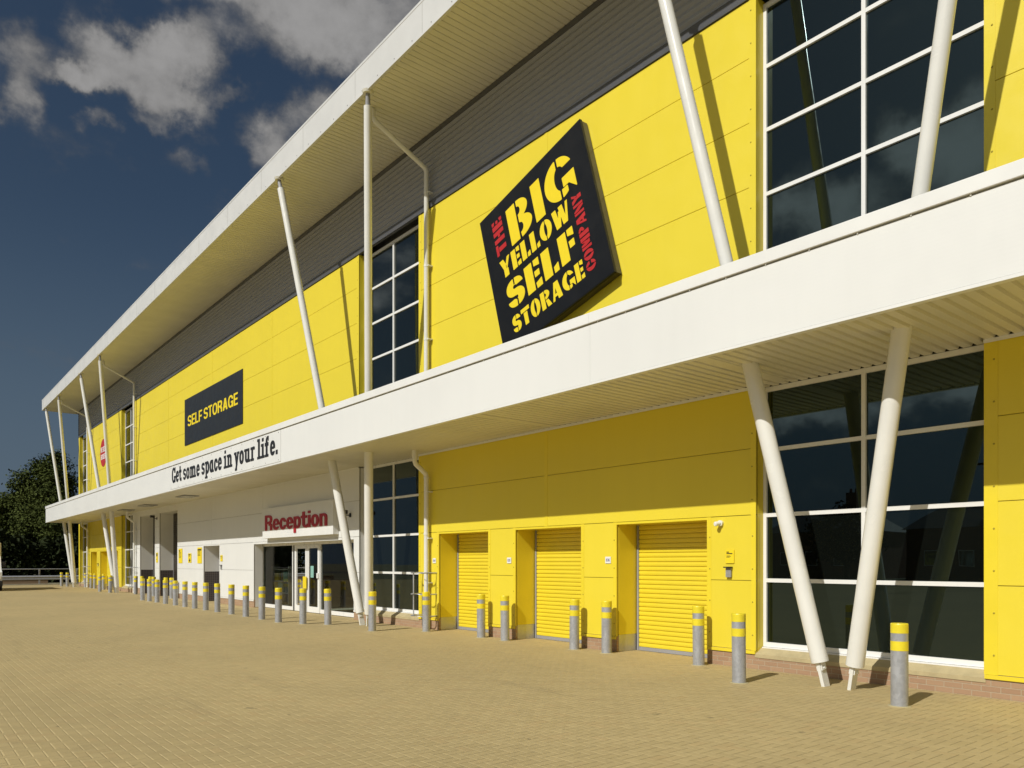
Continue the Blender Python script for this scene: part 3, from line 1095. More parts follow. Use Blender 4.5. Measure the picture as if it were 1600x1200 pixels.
roof = MB()
roof.box(RX0, RX1, RF, 45, RZ1 - 0.14, RZ1 - 0.02, M_GREYF)
roof.box(RX0 + 0.02, RX1, RF + 0.05, 45, RZ0 + 0.10, RZ1 - 0.15, M_WHTG)
roof_o = roof.build('roof', B)
f_ = MB()
f_.box(RX0 - 0.012, RX1, RF - 0.025, RF + 0.045, RZ0 - 0.03, RZ1, M_ROOFW, 0.008)
f_.box(RX0 - 0.012, RX0 + 0.05, RF + 0.046, 45, RZ0 - 0.03, RZ1, M_ROOFW, 0.008)
f_.box(RX0 - 0.016, RX1, RF - 0.032, RF - 0.026, RZ1 - 0.05, RZ1 + 0.006, M_ROOFW)
f_.box(RX0 - 0.016, RX1, RF - 0.031, RF - 0.0265, RZ0 - 0.036, RZ0 + 0.012, M_ROOFW)
x = RX0 + 0.6
while x < RX1:          # panel joints and fixings of the fascia
    f_.box(x - 0.004, x + 0.004, RF - 0.0275, RF - 0.0262, RZ0 + 0.02, RZ1 - 0.055, M_WHTG)
    for q in range(4):
        screw(f_, x + 0.35 + q * 0.75, RZ0 + 0.06, RF - 0.0275, M_GREYPL)
    x += 3.0
f_.build('fascia', roof_o)
s_ = MB()
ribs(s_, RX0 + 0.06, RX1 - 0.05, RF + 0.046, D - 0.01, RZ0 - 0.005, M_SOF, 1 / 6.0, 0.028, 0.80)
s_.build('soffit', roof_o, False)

# --- canopy
CF, CZ0, CZ1 = 8.74, 4.60, 5.74
CX0, CX1 = -63.45, 1.3
c_ = MB()
c_.box(CX0 + 0.04, CX1, CF + 0.08, D - 0.01, CZ0 + 0.30, 5.40, M_DARK)
c_.box(CX0 + 0.03, CX1, CF + 0.08, D - 0.003, 5.402, 5.46, M_GREYF)
for a, b in WINS:
    c_.box(max(a, CX0 + 0.03), b, D - 0.002, FY + 0.06, 5.402, 5.458, M_GREYF)
canopy = c_.build('canopy', B)
c_ = MB()
seg = 6.0
x = CX1
js = [CX1]
for jx in (-2.49, -8.73, -14.97, -21.21, -27.45, -33.7, -39.9, -46.2, -52.4, -58.7):
    js.append(jx)
js.append(CX0)
for b, a in zip(js[:-1], js[1:]):
    c_.box(a + 0.001, b - 0.001, CF, CF + 0.07, CZ0 + 0.03, 5.555, M_WHT, 0.002)
c_.box(CX0, CX0 + 0.04, CF + 0.071, D - 0.01, CZ0 + 0.03, 5.555, M_WHT)
c_.build('fascia', canopy)
c_ = MB()
for b, a in zip(js[:-1], js[1:]):
    c_.box(a - 0.0, b - 0.001, CF - 0.035, CF + 0.16, 5.575, CZ1, M_WHTT, 0.006)
c_.box(CX0 - 0.035, CX0 + 0.10, CF + 0.161, D - 0.01, 5.575, CZ1 - 0.001, M_WHTT, 0.006)
x = CX0 + 0.3
while x < CX1:
    c_.box(x - 0.007, x + 0.007, CF - 0.012, CF - 0.004, 5.552, 5.575, M_WHTT)
    x += 0.6
c_.build('coping', canopy)
c_ = MB()
c_.box(CX0 - 0.004, CX1, CF - 0.006, CF + 0.09, CZ0 - 0.012, CZ0 + 0.026, M_WHTT)
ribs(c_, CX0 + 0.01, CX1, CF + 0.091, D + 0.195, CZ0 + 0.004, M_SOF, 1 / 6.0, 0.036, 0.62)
e = [XL] + [q for w_ in sorted(WINS) for q in w_] + [XR]
for a, b in zip(e[0::2], e[1::2]):      # flashing over the wall heads and dark fillers painting the shade at the sheet ends
    c_.box(max(a, CX0), b, D - 0.025, D - 0.012, CZ0 - 0.045, CZ0 + 0.003, M_WHTT)
    c_.box(max(a, CX0), b, D + 0.002, D + 0.19, CZ0 + 0.006, CZ0 + 0.049, M_DARK)
for a, b in WINS:
    c_.box(max(a, CX0), b, FY - 0.006, FY - 0.002, CZ0 + 0.006, CZ0 + 0.041, M_DARK)
for jx in (-1.6, -6.6, -11.9, -19.0, -23.6, -29.0, -35.0, -41.0, -47.0, -53.0, -59.0):    # cover strips between soffit sheets
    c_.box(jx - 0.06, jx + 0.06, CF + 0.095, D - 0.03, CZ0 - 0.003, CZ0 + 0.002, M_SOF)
c_.build('soffit', canopy, False)

# --- lower yellow walls with roller shutters
SHUT_R = [(-16.37, -14.29), (-13.28, -11.18), (-10.20, -8.09)]
SHUT_L = [(-59.75, -57.80), (-56.72, -54.69), (-53.62, -51.70)]
HEAD = 2.47
DEP = 0.65
def yellow_bay(x0, x1, shuts, joint):
    lw = MB()
    clad(lw, x0, x1, ZS_LO[2:], M_YEL, M_YELG, (joint,), trim=(0.10, 0.10), trimm=M_YELT)
    e = [x0]
    for a, b in shuts:
        e += [a, b]
    e.append(x1)
    for a, b in zip(e[0::2], e[1::2]):
        clad(lw, a, b, ZS_LO[:3], M_YEL, M_YELG, (), trim=(0.085, 0.085), trimm=M_YELT)
        lw.box(a + 0.01, b - 0.01, D - 0.02, D + 0.05, 0.245, 0.298, M_YELT)
        # returns into the recesses
        if a != x0:
            lw.box(a - 0.002, a + 0.02, D + 0.056, D + DEP, 0.33, HEAD + 0.04, M_YELT)
            lw.box(a - 0.003, a + 0.02, D + 0.056, D + DEP, 0.004, 0.328, M_STEEL)
        if b != x1:
            lw.box(b - 0.02, b + 0.002, D + 0.056, D + DEP, 0.33, HEAD + 0.04, M_YELT)
            lw.box(b - 0.02, b + 0.003, D + 0.056, D + DEP, 0.004, 0.328, M_STEEL)
    for a, b in shuts:
        lw.box(a, b, D - 0.004, D + 0.03, HEAD, 2.512, M_YELT)
        lw.box(a, b, D + 0.031, D + DEP, HEAD + 0.002, HEAD + 0.03, M_YELT)
    lw.box(x0, x0 + 0.03, D + 0.056, D + 0.26, 0.25, 4.58, M_YELT)
    lw.box(x1 - 0.03, x1, D + 0.056, D + 0.26, 0.25, 4.58, M_YELT)
    lw.build('lower_wall', B)


yellow_bay(-17.33, -7.13, SHUT_R, -12.25)
yellow_bay(-60.85, -50.73, SHUT_L, -55.8)
lw = MB()
clad(lw, XL, -63.66, ZS_LO, M_YEL, M_YELG, ())
lw.box(-63.69, -63.66, D + 0.056, D + 0.26, 0.25, 4.58, M_YELT)
lw.build('lower_wall', B)
lw = MB()
clad(lw, -3.79, XR, ZS_LO, M_YEL, M_YELG, (), trim=(0.16, 0.16), trimm=M_YELT)
lw.box(-3.78, XR, D - 0.02, D + 0.05, 0.245, 0.298, M_YELT)
lw.box(-3.79, -3.76, D + 0.056, D + 0.26, 0.25, 4.58, M_YELT)
lw.build('lower_wall', B)


def shutter(a, b, m=M_SHUT, top=HEAD, depth=DEP - 0.06, slat=0.0885, name='roller_shutter', bar=M_GREYPL):
    mb = MB()
    y = D + depth
    z = 0.075
    prof = []
    while z < top + 0.1:
        prof += [(y + 0.010, z), (y - 0.010, z + 0.004), (y - 0.014, z + slat * 0.42), (y - 0.010, z + slat * 0.84), (y + 0.010, z + slat * 0.90)]
        z += slat
    mb.sheet(prof, 'X', a + 0.05, b - 0.025, m)
    sh = mb.build(name, B, False)
    fr = MB()
    fr.box(a + 0.021, a + 0.062, y - 0.03, y + 0.05, 0.004, top, M_GREYPL)
    fr.build('guide_rail', sh)
    fr = MB()
    fr.box(b - 0.062, b - 0.021, y - 0.03, y + 0.05, 0.004, top, m)
    fr.build('guide_rail', sh)
    bt = MB()
    bt.box(a + 0.065, b - 0.065, y - 0.022, y + 0.02, 0.006, 0.074, bar)
    if m is M_SHUT:
        bt.box((a + b) / 2 + 0.3, (a + b) / 2 + 0.42, y - 0.035, y - 0.023, 0.02, 0.05, M_STEEL)
    bt.build('bottom_bar', sh)
    return sh


for a, b in SHUT_R + SHUT_L:
    shutter(a, b)

# --- white ground floor wall
ww = MB()
WZ = ZS_LO
WJ = (-28.30, -35.0)
for a, b in ((-48.0, -46.34), (-43.29, -42.40)):
    clad(ww, a, b, WZ, M_WHT, M_WHTG, (), trim=(0.06, 0.06), screws=False, trimm=M_WHTT)
for a, b in ((-46.34, -43.29), (-42.40, -39.22)):
    ww.box(a, b, D, D + 0.03, 4.30, 4.585, M_WHTT)
    ww.box(a, b, D + 0.031, D + 0.75, 4.30, 4.33, M_WHTT)
clad(ww, -39.22, -20.66, WZ[2:], M_WHT, M_WHTG, (-28.30, -34.2), trimm=M_WHTT)
for a, b in ((-39.22, -35.23), (-33.11, -29.16), (-21.0, -20.66)):
    clad(ww, a, b, WZ[:3], M_WHT, M_WHTG, (), trim=(0.05, 0.05) if b < -21 else None, screws=False, trimm=M_WHTT)
    ww.box(a + 0.01, b - 0.01, D - 0.015, D + 0.05, 0.245, 0.298, M_WHTT)
ww.box(-35.23, -33.11, D - 0.002, D + 0.03, HEAD, 2.512, M_WHTT)
ww.box(-29.16, -21.0, D - 0.002, D + 0.03, HEAD - 0.03, 2.512, M_WHTT)
ww.box(-35.23, -33.11, D + 0.031, D + 0.75, HEAD + 0.002, HEAD + 0.03, M_WHTT)
ww.box(-29.16, -21.0, D + 0.031, D + 0.40, HEAD - 0.028, HEAD + 0.01, M_WHTT)
for a, b in ((-46.34, -43.29), (-42.40, -39.22), (-35.23, -33.11)):
    top = 4.30 if a < -36 else HEAD
    for x, s in ((a, -1), (b, 1)):
        ww.box(x, x + s * 0.03, D + 0.056, D + 0.75, 1.336, top, M_WHTT)
ww.box(-29.19, -29.156, D + 0.056, D + 0.34, 0.02, HEAD - 0.03, M_WHTT)
ww.box(-21.004, -20.97, D + 0.056, D + 0.34, 0.02, HEAD - 0.03, M_WHTT)
ww.box(-20.69, -20.661, D + 0.056, D + 0.26, 0.25, 4.58, M_WHTT)
ww.box(-48.0, -47.97, D + 0.056, D + 0.26, 0.25, 4.58, M_WHTT)
ww.build('reception_wall', B)
for a, b in ((-46.34, -43.29), (-42.40, -39.22), (-35.23, -33.11)):
    for x, s in ((a, -1), (b, 1)):
        kk = MB()
        kk.box(x + s * -0.004, x + s * 0.03, D + 0.056, D + 0.75, 0.004, 1.333, M_CHECK)
        kk.build('kick_panel', B)
for a, b in ((-46.34, -43.29), (-42.40, -39.22)):
    shutter(a, b, M_BROWN, 4.30, 0.70, 0.1, 'loading_door', M_BLACK)
dd = MB()
dd.box(-35.22, -33.12, D + 0.70, D + 0.75, 0.006, HEAD, M_GREYPL)
dd.build('side_door', B)

# --- brick plinth and stone sills
br = [(XL + 0.02, -63.68), (-60.83, -59.75), (-57.80, -56.72), (-54.69, -53.62), (-51.70, -50.75), (-47.98, -46.34), (-43.29, -42.40), (-39.22, -35.23), (-33.11, -29.16),
      (-21.0, -20.68), (-17.31, -16.37), (-14.29, -13.28), (-11.18, -10.20), (-8.09, -7.15), (-3.77, XR)]
for a, b in br:
    pl = MB()
    pl.box(a, b, D + 0.006, D + 0.30, -0.05, 0.30, M_BRICK)
    pl.build('brick_plinth', B)
for a, b in WINS:
    pl = MB()
    pl.box(a - 0.0199, b + 0.0199, D + 0.006, D + 0.30, -0.05, 0.188, M_BRICK)
    pl.build('brick_plinth', B)
for a, b in WINS:
    sm_ = MB()
    prof = [(D - 0.004, 0.19), (D - 0.004, 0.25), (D + 0.15, 0.338), (D + 0.25, 0.338)]
    sm_.sheet(prof, 'X', a - 0.02, b + 0.02, M_SILL)
    for xx in (a - 0.02, b + 0.02):
        sm_.add([(xx, p, q) for p, q in prof] + [(xx, D + 0.25, 0.19)], [(0, 1, 2, 3, 4)], M_SILL)
    n_ = 4
    for k in range(1, n_):
        xx = a + (b - a) * k / n_
        sm_.box(xx - 0.003, xx + 0.003, D - 0.0045, D - 0.0042, 0.195, 0.245, M_SILL)
    sm_.build('stone_sill', B, False)

# --- windows


def window(a, b, z0, z1, trans, mulls, lab=None):
    fr = MB()
    t = 0.062
    fr.box(a + 0.004, a + t, FY, FY + 0.07, z0, z1, M_FRAME)
    fr.box(b - t, b - 0.004, FY, FY + 0.07, z0, z1, M_FRAME)
    xs = [a + t] + [q for q in mulls] + [b - t]
    for q in mulls:
        fr.box(q - t / 2, q + t / 2, FY - 0.004, FY + 0.07, z0, z1, M_FRAME)
    cells = [(a + t, mulls[0] - t / 2)] + [(p + t / 2, q - t / 2) for p, q in zip(mulls[:-1], mulls[1:])] + [(mulls[-1] + t / 2, b - t)]
    zz = [z0] + trans + [z1]
    for p, q in cells:
        for k, z in enumerate(zz):
            h0, h1 = (0, 0.075) if k == 0 else ((-0.075, 0) if k == len(zz) - 1 else (-t / 2, t / 2))
            fr.box(p, q, FY + 0.001, FY + 0.069, z + h0, z + h1, M_FRAME)
    fr.box(a + 0.01, b - 0.01, FY - 0.045, FY + 0.02, z0 - 0.028, z0 - 0.004, M_FRAME)
    f = fr.build('window', B)
    gl = MB()
    for p, q in cells:
        for k in range(len(zz) - 1):
            za = zz[k] + (0.07 if k == 0 else 0.025)
            zb = zz[k + 1] - (0.07 if k == len(zz) - 2 else 0.025)
            r1, r2 = random.uniform(-1, 1) * 0.0022, random.uniform(-1, 1) * 0.0022
            y0 = FY + 0.038
            gl.quad((p, y0 - r1, za), (q, y0 + r1, za), (q, y0 + r1 + r2, zb), (p, y0 - r1 + r2, zb), M_GLASS)
    gl.build('pane', f)
    return f


for a, b in WINS:
    mid = (a + b) / 2
    window(a, b, 0.36, 4.60, [1.445, 2.51, 3.575], [mid])
    window(a, b, 5.47, 10.90, [6.72, 7.77, 8.82, 9.86], [mid])

# --- reception glazing and room
GY = D + 0.36
fr = MB()
fz = 2.43
t = 0.06
for xx, wd in ((-29.23, .05), (-26.36, .07), (-24.10, .05), (-21.05, .05)):
    fr.box(xx - wd / 2, xx + wd / 2, GY, GY + 0.08, 0.02, fz, M_FRAME)
fr.box(-26.30, -26.20, GY + 0.01, GY + 0.06, 0.02, fz, M_BLACK)
for a, b in ((-29.2, -26.4), (-24.07, -21.08)):
    fr.box(a, b, GY + 0.002, GY + 0.078, 0.02, 0.15, M_FRAME)
fr.box(-29.2, -21.03, GY + 0.003, GY + 0.077, fz - 0.075, fz + 0.03, M_FRAME)
rw = fr.build('shop_window', B)
for a, b in ((-29.2, -26.4), (-24.07, -21.08)):
    gl = MB()
    gl.quad((a, GY + 0.04, 0.14), (b, GY + 0.04, 0.14), (b, GY + 0.04, fz - 0.07), (a, GY + 0.04, fz - 0.07), M_CLEAR)
    gl.build('pane', rw)
for a, b, hs in ((-26.17, -25.13, 1), (-25.10, -24.14, -1)):
    dr = MB()
    for p, q in ((a, a + .13), (b - .13, b)):
        dr.box(p, q, GY - 0.01, GY + 0.05, 0.02, fz - 0.08, M_FRAME, 0.004)
    dr.box(a + .13, b - .13, GY - 0.009, GY + 0.049, 0.02, 0.22, M_FRAME)
    dr.box(a + .13, b - .13, GY - 0.009, GY + 0.049, fz - 0.2, fz - 0.08, M_FRAME)
    d_o = dr.build('entrance_door', B)
    gl = MB()
    gl.quad((a + .12, GY + 0.02, 0.2), (b - .12, GY + 0.02, 0.2), (b - .12, GY + 0.02, fz - 0.19), (a + .12, GY + 0.02, fz - 0.19), M_CLEAR)
    gl.build('pane', d_o)
    hd = MB()
    if hs == 1:
        hd.box(b - 0.17, b + 0.10, GY - 0.085, GY - 0.055, 0.84, 1.25, M_LETY, 0.01)
        hd.box(b - 0.08, b - 0.05, GY - 0.055, GY - 0.01, 1.0, 1.1, M_GREYPL)
    else:
        hd.box(b - 0.12, b - 0.02, GY - 0.06, GY - 0.01, 1.2, 1.38, M_WHTT, 0.01)
    hd.build('handle', d_o)
po = MB()
po.box(-24.86, -24.62, GY + 0.006, GY + 0.012, 1.22, 1.62, M_TEAL)
tag(po.build('poster'), 'small pale green notice on the right hand glass entrance door', 'notice')

rm = MB()
ry = 17.5
rm.box(-36.0, -20.7, D + 0.80, ry, -0.02, 0.012, M_ROOMF)
rm.box(-29.6, -20.7, GY + 0.09, D + 0.799, -0.02, 0.012, M_ROOMF)
rm.box(-36.0, -20.7, D + 0.05, ry, 2.72, 2.76, M_ROOM)
rm.box(-36.04, -36.0, D + 0.8, ry, 0.012, 2.72, M_ROOM)
rm.box(-36.0, -30.0, D + 0.78, D + 0.80, 0.012, 2.72, M_ROOM)
rm.box(-30.0, -29.96, D + 0.06, 12.02, 0.012, 2.72, M_ROOM)
rm.box(-20.74, -20.7, D + 0.30, ry, 0.012, 2.72, M_ROOM)
rm.box(-36.0, -20.7, ry, ry + 0.05, 0.012, 2.72, M_ROOM)
rm.box(-29.4, -21.0, D + 0.37 + 0.078, D + 0.55, 2.47, 2.72, M_ROOM)
rm.build('reception_room', B)
# goods seen through the glass
dk = MB()
dk.box(-25.0, -22.2, 14.6, 15.3, 0.012, 1.0, mat('grey_laminate', (0.12, 0.12, 0.12), 0.4), 0.02)
dk.box(-25.1, -22.1, 14.5, 15.4, 1.0, 1.05, M_LETB, 0.01)
tag(dk.build('reception_desk'), 'dark reception desk standing inside behind the glass front', 'desk')
sh = MB()
for z in (0.1, 0.55, 1.0, 1.45):
    sh.box(-29.6, -27.9, 11.8, 12.15, z, z + 0.03, M_WHTT)
for xx in (-29.6, -27.94):
    sh.box(xx, xx + 0.04, 11.8, 12.15, 0.012, 1.6, M_WHTT)
so = sh.build('display_shelf')
tag(so, 'white display shelf just inside the left reception window', 'shelf')
for k, (bx, z, m_, hh, lab) in enumerate([(-29.3, 0.58, M_LETY, 0.40, 'yellow box on the middle level of the display shelf at left'),
                                          (-28.75, 0.58, M_TEAL, 0.38, 'pale green carton beside the yellow box on the shelf'),
                                          (-28.25, 1.03, M_TEAL, 0.35, 'pale green carton on the upper right level of the display shelf'),
                                          (-29.15, 1.03, M_LETY, 0.30, 'small yellow box on the upper level of the display shelf'),
                                          (-28.45, 0.13, M_CARD, 0.38, 'brown cardboard carton on the bottom level of the display shelf')]):
    bx_ = MB()
    bx_.box(bx - 0.2, bx + 0.2, 11.82, 12.12, z + 0.002, z + hh, m_, 0.006)
    bx_.box(bx - 0.2005, bx + 0.2005, 11.95, 11.99, z + 0.004, z + hh + 0.0015, M_WHTT)
    tag(bx_.build('packing_box'), lab, 'box', 'packing boxes on the display shelf')

# --- core behind the walls (sides, back, floors)
cr = MB()
cr.box(XL + 0.06, -36.1, D + 0.80, 44.8, 0.0, 12.9, M_GREY)
cr.box(-20.6, XR - 0.03, D + 0.80, 44.8, 0.0, 12.9, M_GREY)
cr.box(-36.1, -20.6, D + 0.80, 44.8, 2.8, 12.9, M_GREY)
cr.box(-36.1, -20.6, 17.7, 44.8, 0.0, 2.8, M_GREY)
cr.box(XL, XL + 0.05, D + 0.06, 45, 0.0, 10.96, M_YELT)
cr.box(XR - 0.04, XR, D + 0.06, 45, 0.0, 12.9, M_YELT)
cr.build('rear_block', B)

# --- columns
VC = [-5.35, -18.88, -48.5, -61.3]
CY0, CSL, BX, SX = 10.20, 0.107, 0.185, 0.192


def col_pt(xc, s, z):
    return Vector((xc + s * (BX + SX * z), CY0 - CSL * z, z))


for xc in VC:
    for s in (-1, 1):
        mb = MB()
        pa, pb, pc = col_pt(xc, s, 0.34), col_pt(xc, s, 5.0), col_pt(xc, s, 12.60)
        mb.tube(pa, pb, 0.118, M_COL, seg=32)
        mb.tube(col_pt(xc, s, 5.001), pc, 0.097, M_COL, seg=32)
        co = mb.build('column', B)
        pf = MB()
        a0, a1 = col_pt(xc, s, -0.02), col_pt(xc, s, 0.335)
        ax = (a1 - a0).normalized()
        rot = Vector((0, 0, 1)).rotation_difference(ax).to_matrix().to_4x4()
        Mx = Matrix.Translation(a0) @ rot
        pf.box(-0.024, 0.024, -0.075, 0.075, 0.0, 0.40, M_COL, 0.004, Mx)
        for q in (-1, 1):
            pf.box(q * 0.026, q * 0.042, -0.06, 0.06, 0.25, 0.36, M_COL, 0.004, Mx)
        h0, h1 = Mx @ Vector((-0.060, 0, 0.285)), Mx @ Vector((0.060, 0, 0.285))
        pf.tube(h0, h1, 0.022, M_COL, seg=12)
        pf.build('pin_foot', co)
        ph = MB()
        b0, b1 = col_pt(xc, s, 12.605), col_pt(xc, s, 12.86)
        ph.tube(b0, b1, 0.062, M_GREYPL, 0.05, seg=14)
        ph.tube((b1.x, b1.y, 12.86), (b1.x, b1.y, 12.92), 0.12, M_SOF, 0.14, seg=18)
        ph.build('pin_head', co)

# --- rainwater pipes
for k, x in enumerate((-16.76, -47.15, -60.25)):
    mb = MB()
    yw = D - 0.13
    mb.path([(x, 9.25, 12.9), (x, 9.25, 12.72), (x, 9.33, 12.62), (x, yw - 0.05, 11.95), (x, yw, 11.87), (x, yw, 5.46)], 0.062, M_COL, 18)
    for z in (11.3, 9.4, 7.5):
        mb.box(x - 0.02, x + 0.11, yw - 0.01, D - 0.006, z, z + 0.03, M_COL)
        mb.tube((x, yw, z - 0.012), (x, yw, z + 0.042), 0.069, M_COL, seg=18)
    yo = D - 0.48
    mb.path([(x, yo, 4.606), (x, yo, 4.33), (x, yo + 0.03, 4.26), (x, yw - 0.03, 4.04), (x, yw, 3.97), (x, yw, 0.01)], 0.062, M_COL, 18)
    mb.tube((x, yo, 4.40), (x, yo, 4.605), 0.074, M_COL, seg=18)
    for z in (3.9, 2.45):
        mb.tube((x, yw, z), (x, yw, z + 0.05), 0.072, M_COL, seg=18)
    for z in (3.55, 2.35, 1.2):
        mb.box(x - 0.02, x + 0.11, yw - 0.01, D - 0.006, z, z + 0.03, M_COL)
    labs = ['white rainwater pipe beside the middle window bay right of reception', 'white rainwater pipe between the far window bay and the white loading doors',
            'white rainwater pipe nearest the far left end of the building']
    tag(mb.build('drainpipe'), labs[k], 'drainpipe', 'white rainwater pipes on the facade')
    # galvanised hoop guard around the foot of the pipe
    gd = MB()
    xa, xb, yf = x - 0.36, x + 0.30, D - 0.40
    for z in (0.36, 0.92, 1.47):
        gd.path([(xa, D - 0.01, z), (xa, yf + 0.08, z), (xa + 0.06, yf, z), (xb - 0.06, yf, z), (xb, yf + 0.08, z), (xb, D - 0.01, z)], 0.017, M_GALV, 8)
    gd.box(xa - 0.022, xa + 0.022, yf + 0.10, yf + 0.112, 0.34, 1.49, M_GALV)
    gd.box(xb - 0.022, xb + 0.022, yf + 0.10, yf + 0.112, 0.34, 1.49, M_GALV)
    labs = ['galvanised hoop guard round the pipe foot right of reception', 'galvanised hoop guard round the pipe foot left of the loading doors',
            'galvanised hoop guard round the pipe foot at the far left end']
    tag(gd.build('pipe_guard'), labs[k], 'pipe guard', 'galvanised pipe guards')

# ------------------------------------------------------------------ signs
S_ = 3.437
TH_ = R(15.9)
SX0, SZ0 = -14.295, 9.643         # top left corner of the tilted square
SY = D - 0.235
sg = thing('shop_sign', 'large tilted black square sign with yellow and red stencil lettering on upper wall', 'sign', (SX0, SY, SZ0))
MS = facade_M(SX0, SY, SZ0, TH_)
mb = MB()
mb.box(0, S_, -S_, 0, -0.215, 0.0, M_SIGNE, 0.0, MS)
for a, b, c, d_ in ((-0.012, S_ + 0.012, 0.0, 0.012), (-0.012, S_ + 0.012, -S_ - 0.012, -S_), (-0.012, 0, -S_, 0), (S_, S_ + 0.012, -S_, 0)):
    mb.box(a, b, c, d_, -0.06, 0.002, M_SIGNB, 0.0, MS)
mb.box(0.002, S_ - 0.002, -S_ + 0.002, -0.002, 0.0, 0.006, M_SIGNB, 0.0, MS)
mb.build('sign_box', sg)
ML = facade_M(SX0, SY - 0.0095, SZ0, TH_)
q = S_
for wd in (('BIG', 'stencil', .262 * q, .884 * q, -.352 * q, .258 * q, False), ('YELLOW', 'stencil', .117 * q, .785 * q, -.508 * q, .128 * q, False),
           ('SELF', 'stencil', .130 * q, .778 * q, -.746 * q, .190 * q, False), ('STORAGE', 'stencil', .130 * q, .797 * q, -.908 * q, .115 * q, False)):
    lettering('yellow_lettering', [wd], M_LETY, sg, ML)
for wd in (('THE', 'stencil', -.336 * q, -.088 * q, -.212 * q, .102 * q, True), ('COMPANY', 'stencil', -.900 * q, -.392 * q, -.893 * q, .076 * q, True)):
    lettering('red_lettering', [wd], M_LETR, sg, ML)
for u in (0.12, S_ * 0.5, S_ - 0.12):
    br_ = MB()
    br_.box(u - 0.04, u + 0.04, 0.012, 0.06, -0.225, -0.12, M_LETR, 0.0, MS)
    br_.build('fixing_bracket', sg)

ss = thing('board_sign', 'flat charcoal board reading SELF STORAGE in yellow on the upper wall', 'sign', (-34.1, D - 0.03, 7.27))
mb = MB()
mb.box(-37.95, -30.31, D - 0.030, D - 0.006, 7.27, 9.44, M_NAVY, 0.004)
mb.build('sign_board', ss)
lettering('yellow_lettering', [('SELF STORAGE', 'sans', 0, 6.62, 0, 0.50, False)], M_LETY, ss, facade_M(-37.44, D - 0.0335, 8.105))

sl_ = thing('slogan_sign', 'long white panel on the canopy edge with black slab serif slogan', 'sign', (-26.7, CF - 0.01, 4.66))
mb = MB()
mb.box(-32.3, -21.2, CF - 0.012, CF - 0.002, CZ0 + 0.045, 5.545, M_WHT, 0.002)
for k in range(12):
    for z in (CZ0 + 0.10, 5.49):
        screw(mb, -32.15 + k * (10.8 / 11), z, CF - 0.012, M_LETB)
mb.build('sign_panel', sl_)
lettering('black_lettering', [('Get some space in your life.', 'slab', 0, 10.62, 0, 0.60, False)], M_LETB, sl_, facade_M(-32.02, CF - 0.016, 4.875))

rs = thing('reception_sign', 'white box sign with raised dark red Reception letters above the entrance', 'sign', (-24.9, D - 0.2, 2.62))
mb = MB()
mb.box(-27.77, -21.98, D - 0.20, D - 0.006, 2.62, 3.71, M_WHTT, 0.006)
mb.build('sign_box', rs)
lettering('red_lettering', [('Reception', 'sans', 0, 5.12, 0, 0.55, False)], M_LETD, rs, facade_M(-27.48, D - 0.214, 2.905), 0.026)

cs = thing('round_sign', 'round red sign with white lettering on the far left upper wall', 'sign', (-55.7, D - 0.01, 8.9))
mb = MB()
vs, n_ = [], 40
for yy in (D - 0.022, D - 0.008):
    for k in range(n_):
        a = 2 * math.pi * k / n_
        vs.append((-55.72 + 0.9 * math.cos(a), yy, 8.92 + 0.9 * math.sin(a)))
mb.add(vs, [list(range(n_)), list(range(n_, 2 * n_))] + [(k, (k + 1) % n_, n_ + (k + 1) % n_, n_ + k) for k in range(n_)], M_LETR)
mb.build('sign_disc', cs)
for wd in (('WE SELL', 'sans', -.72, .72, .06, .34, False), ('BOXES', 'sans', -.66, .66, -.42, .34, False)):
    lettering('white_lettering', [wd], M_LETW, cs, facade_M(-55.72, D - 0.026, 8.92))


def notice(name, label, cat, x, z, w_, h_, m, lines, group=None, pic=()):
    t_ = thing(name, label, cat, (x, D, z), group)
    p = MB()
    p.box(x - w_ / 2, x + w_ / 2, D - 0.018, D - 0.007, z - h_ / 2, z + h_ / 2, m, 0.003)
    p.build('plate', t_)
    l = MB()
    for u0, u1, v0, v1 in lines:
        l.box(x - w_ / 2 + u0 * w_, x - w_ / 2 + u1 * w_, D - 0.0195, D - 0.0185, z - h_ / 2 + v0 * h_, z - h_ / 2 + v1 * h_, M_LETB)
    l.build('printed_lines', t_)
    if pic:
        l = MB()
        for u0, u1, v0, v1 in pic:
            l.box(x - w_ / 2 + u0 * w_, x - w_ / 2 + u1 * w_, D - 0.0195, D - 0.0185, z - h_ / 2 + v0 * h_, z - h_ / 2 + v1 * h_, M_LETB)
        l.build('pictogram', t_)
    return t_


body = [(.1, .6, .80, .87), (.1, .85, .70, .76)] + [(.1, .75 - 0.1 * (k % 2), .60 - k * .07, .625 - k * .07) for k in range(4)]
notice('wall_notice', 'tall yellow notice at the left end of the white wall by the loading door', 'notice', -38.68, 2.06, 0.60, 0.70, M_LETY, [(.1, .45, .80, .88)] + [(.1, .7, .72 - k * .09, .75 - k * .09) for k in range(5)], 'yellow notices on the white wall')
notice('wall_notice', 'small yellow notice with a pictogram between the two taller yellow notices', 'notice', -37.22, 1.95, 0.50, 0.44, M_LETY, [(.15, .75, .80, .90), (.15, .6, .68, .74)], 'yellow notices on the white wall', [(.3, .75, .12, .30), (.45, .65, .30, .44)])
notice('wall_notice', 'tall yellow notice next to the recessed side door on the white wall', 'notice', -35.76, 2.06, 0.62, 0.72, M_LETY, [(.08, .92, .80, .90)] + [(.1, .7, .72 - k * .08, .75 - k * .08) for k in range(4)], 'yellow notices on the white wall')
notice('wall_notice', 'small yellow notice above the keypad right of the side door recess', 'notice', -32.83, 1.92, 0.27, 0.26, M_LETY, [(.2, .6, .7, .85), (.2, .8, .5, .56)])
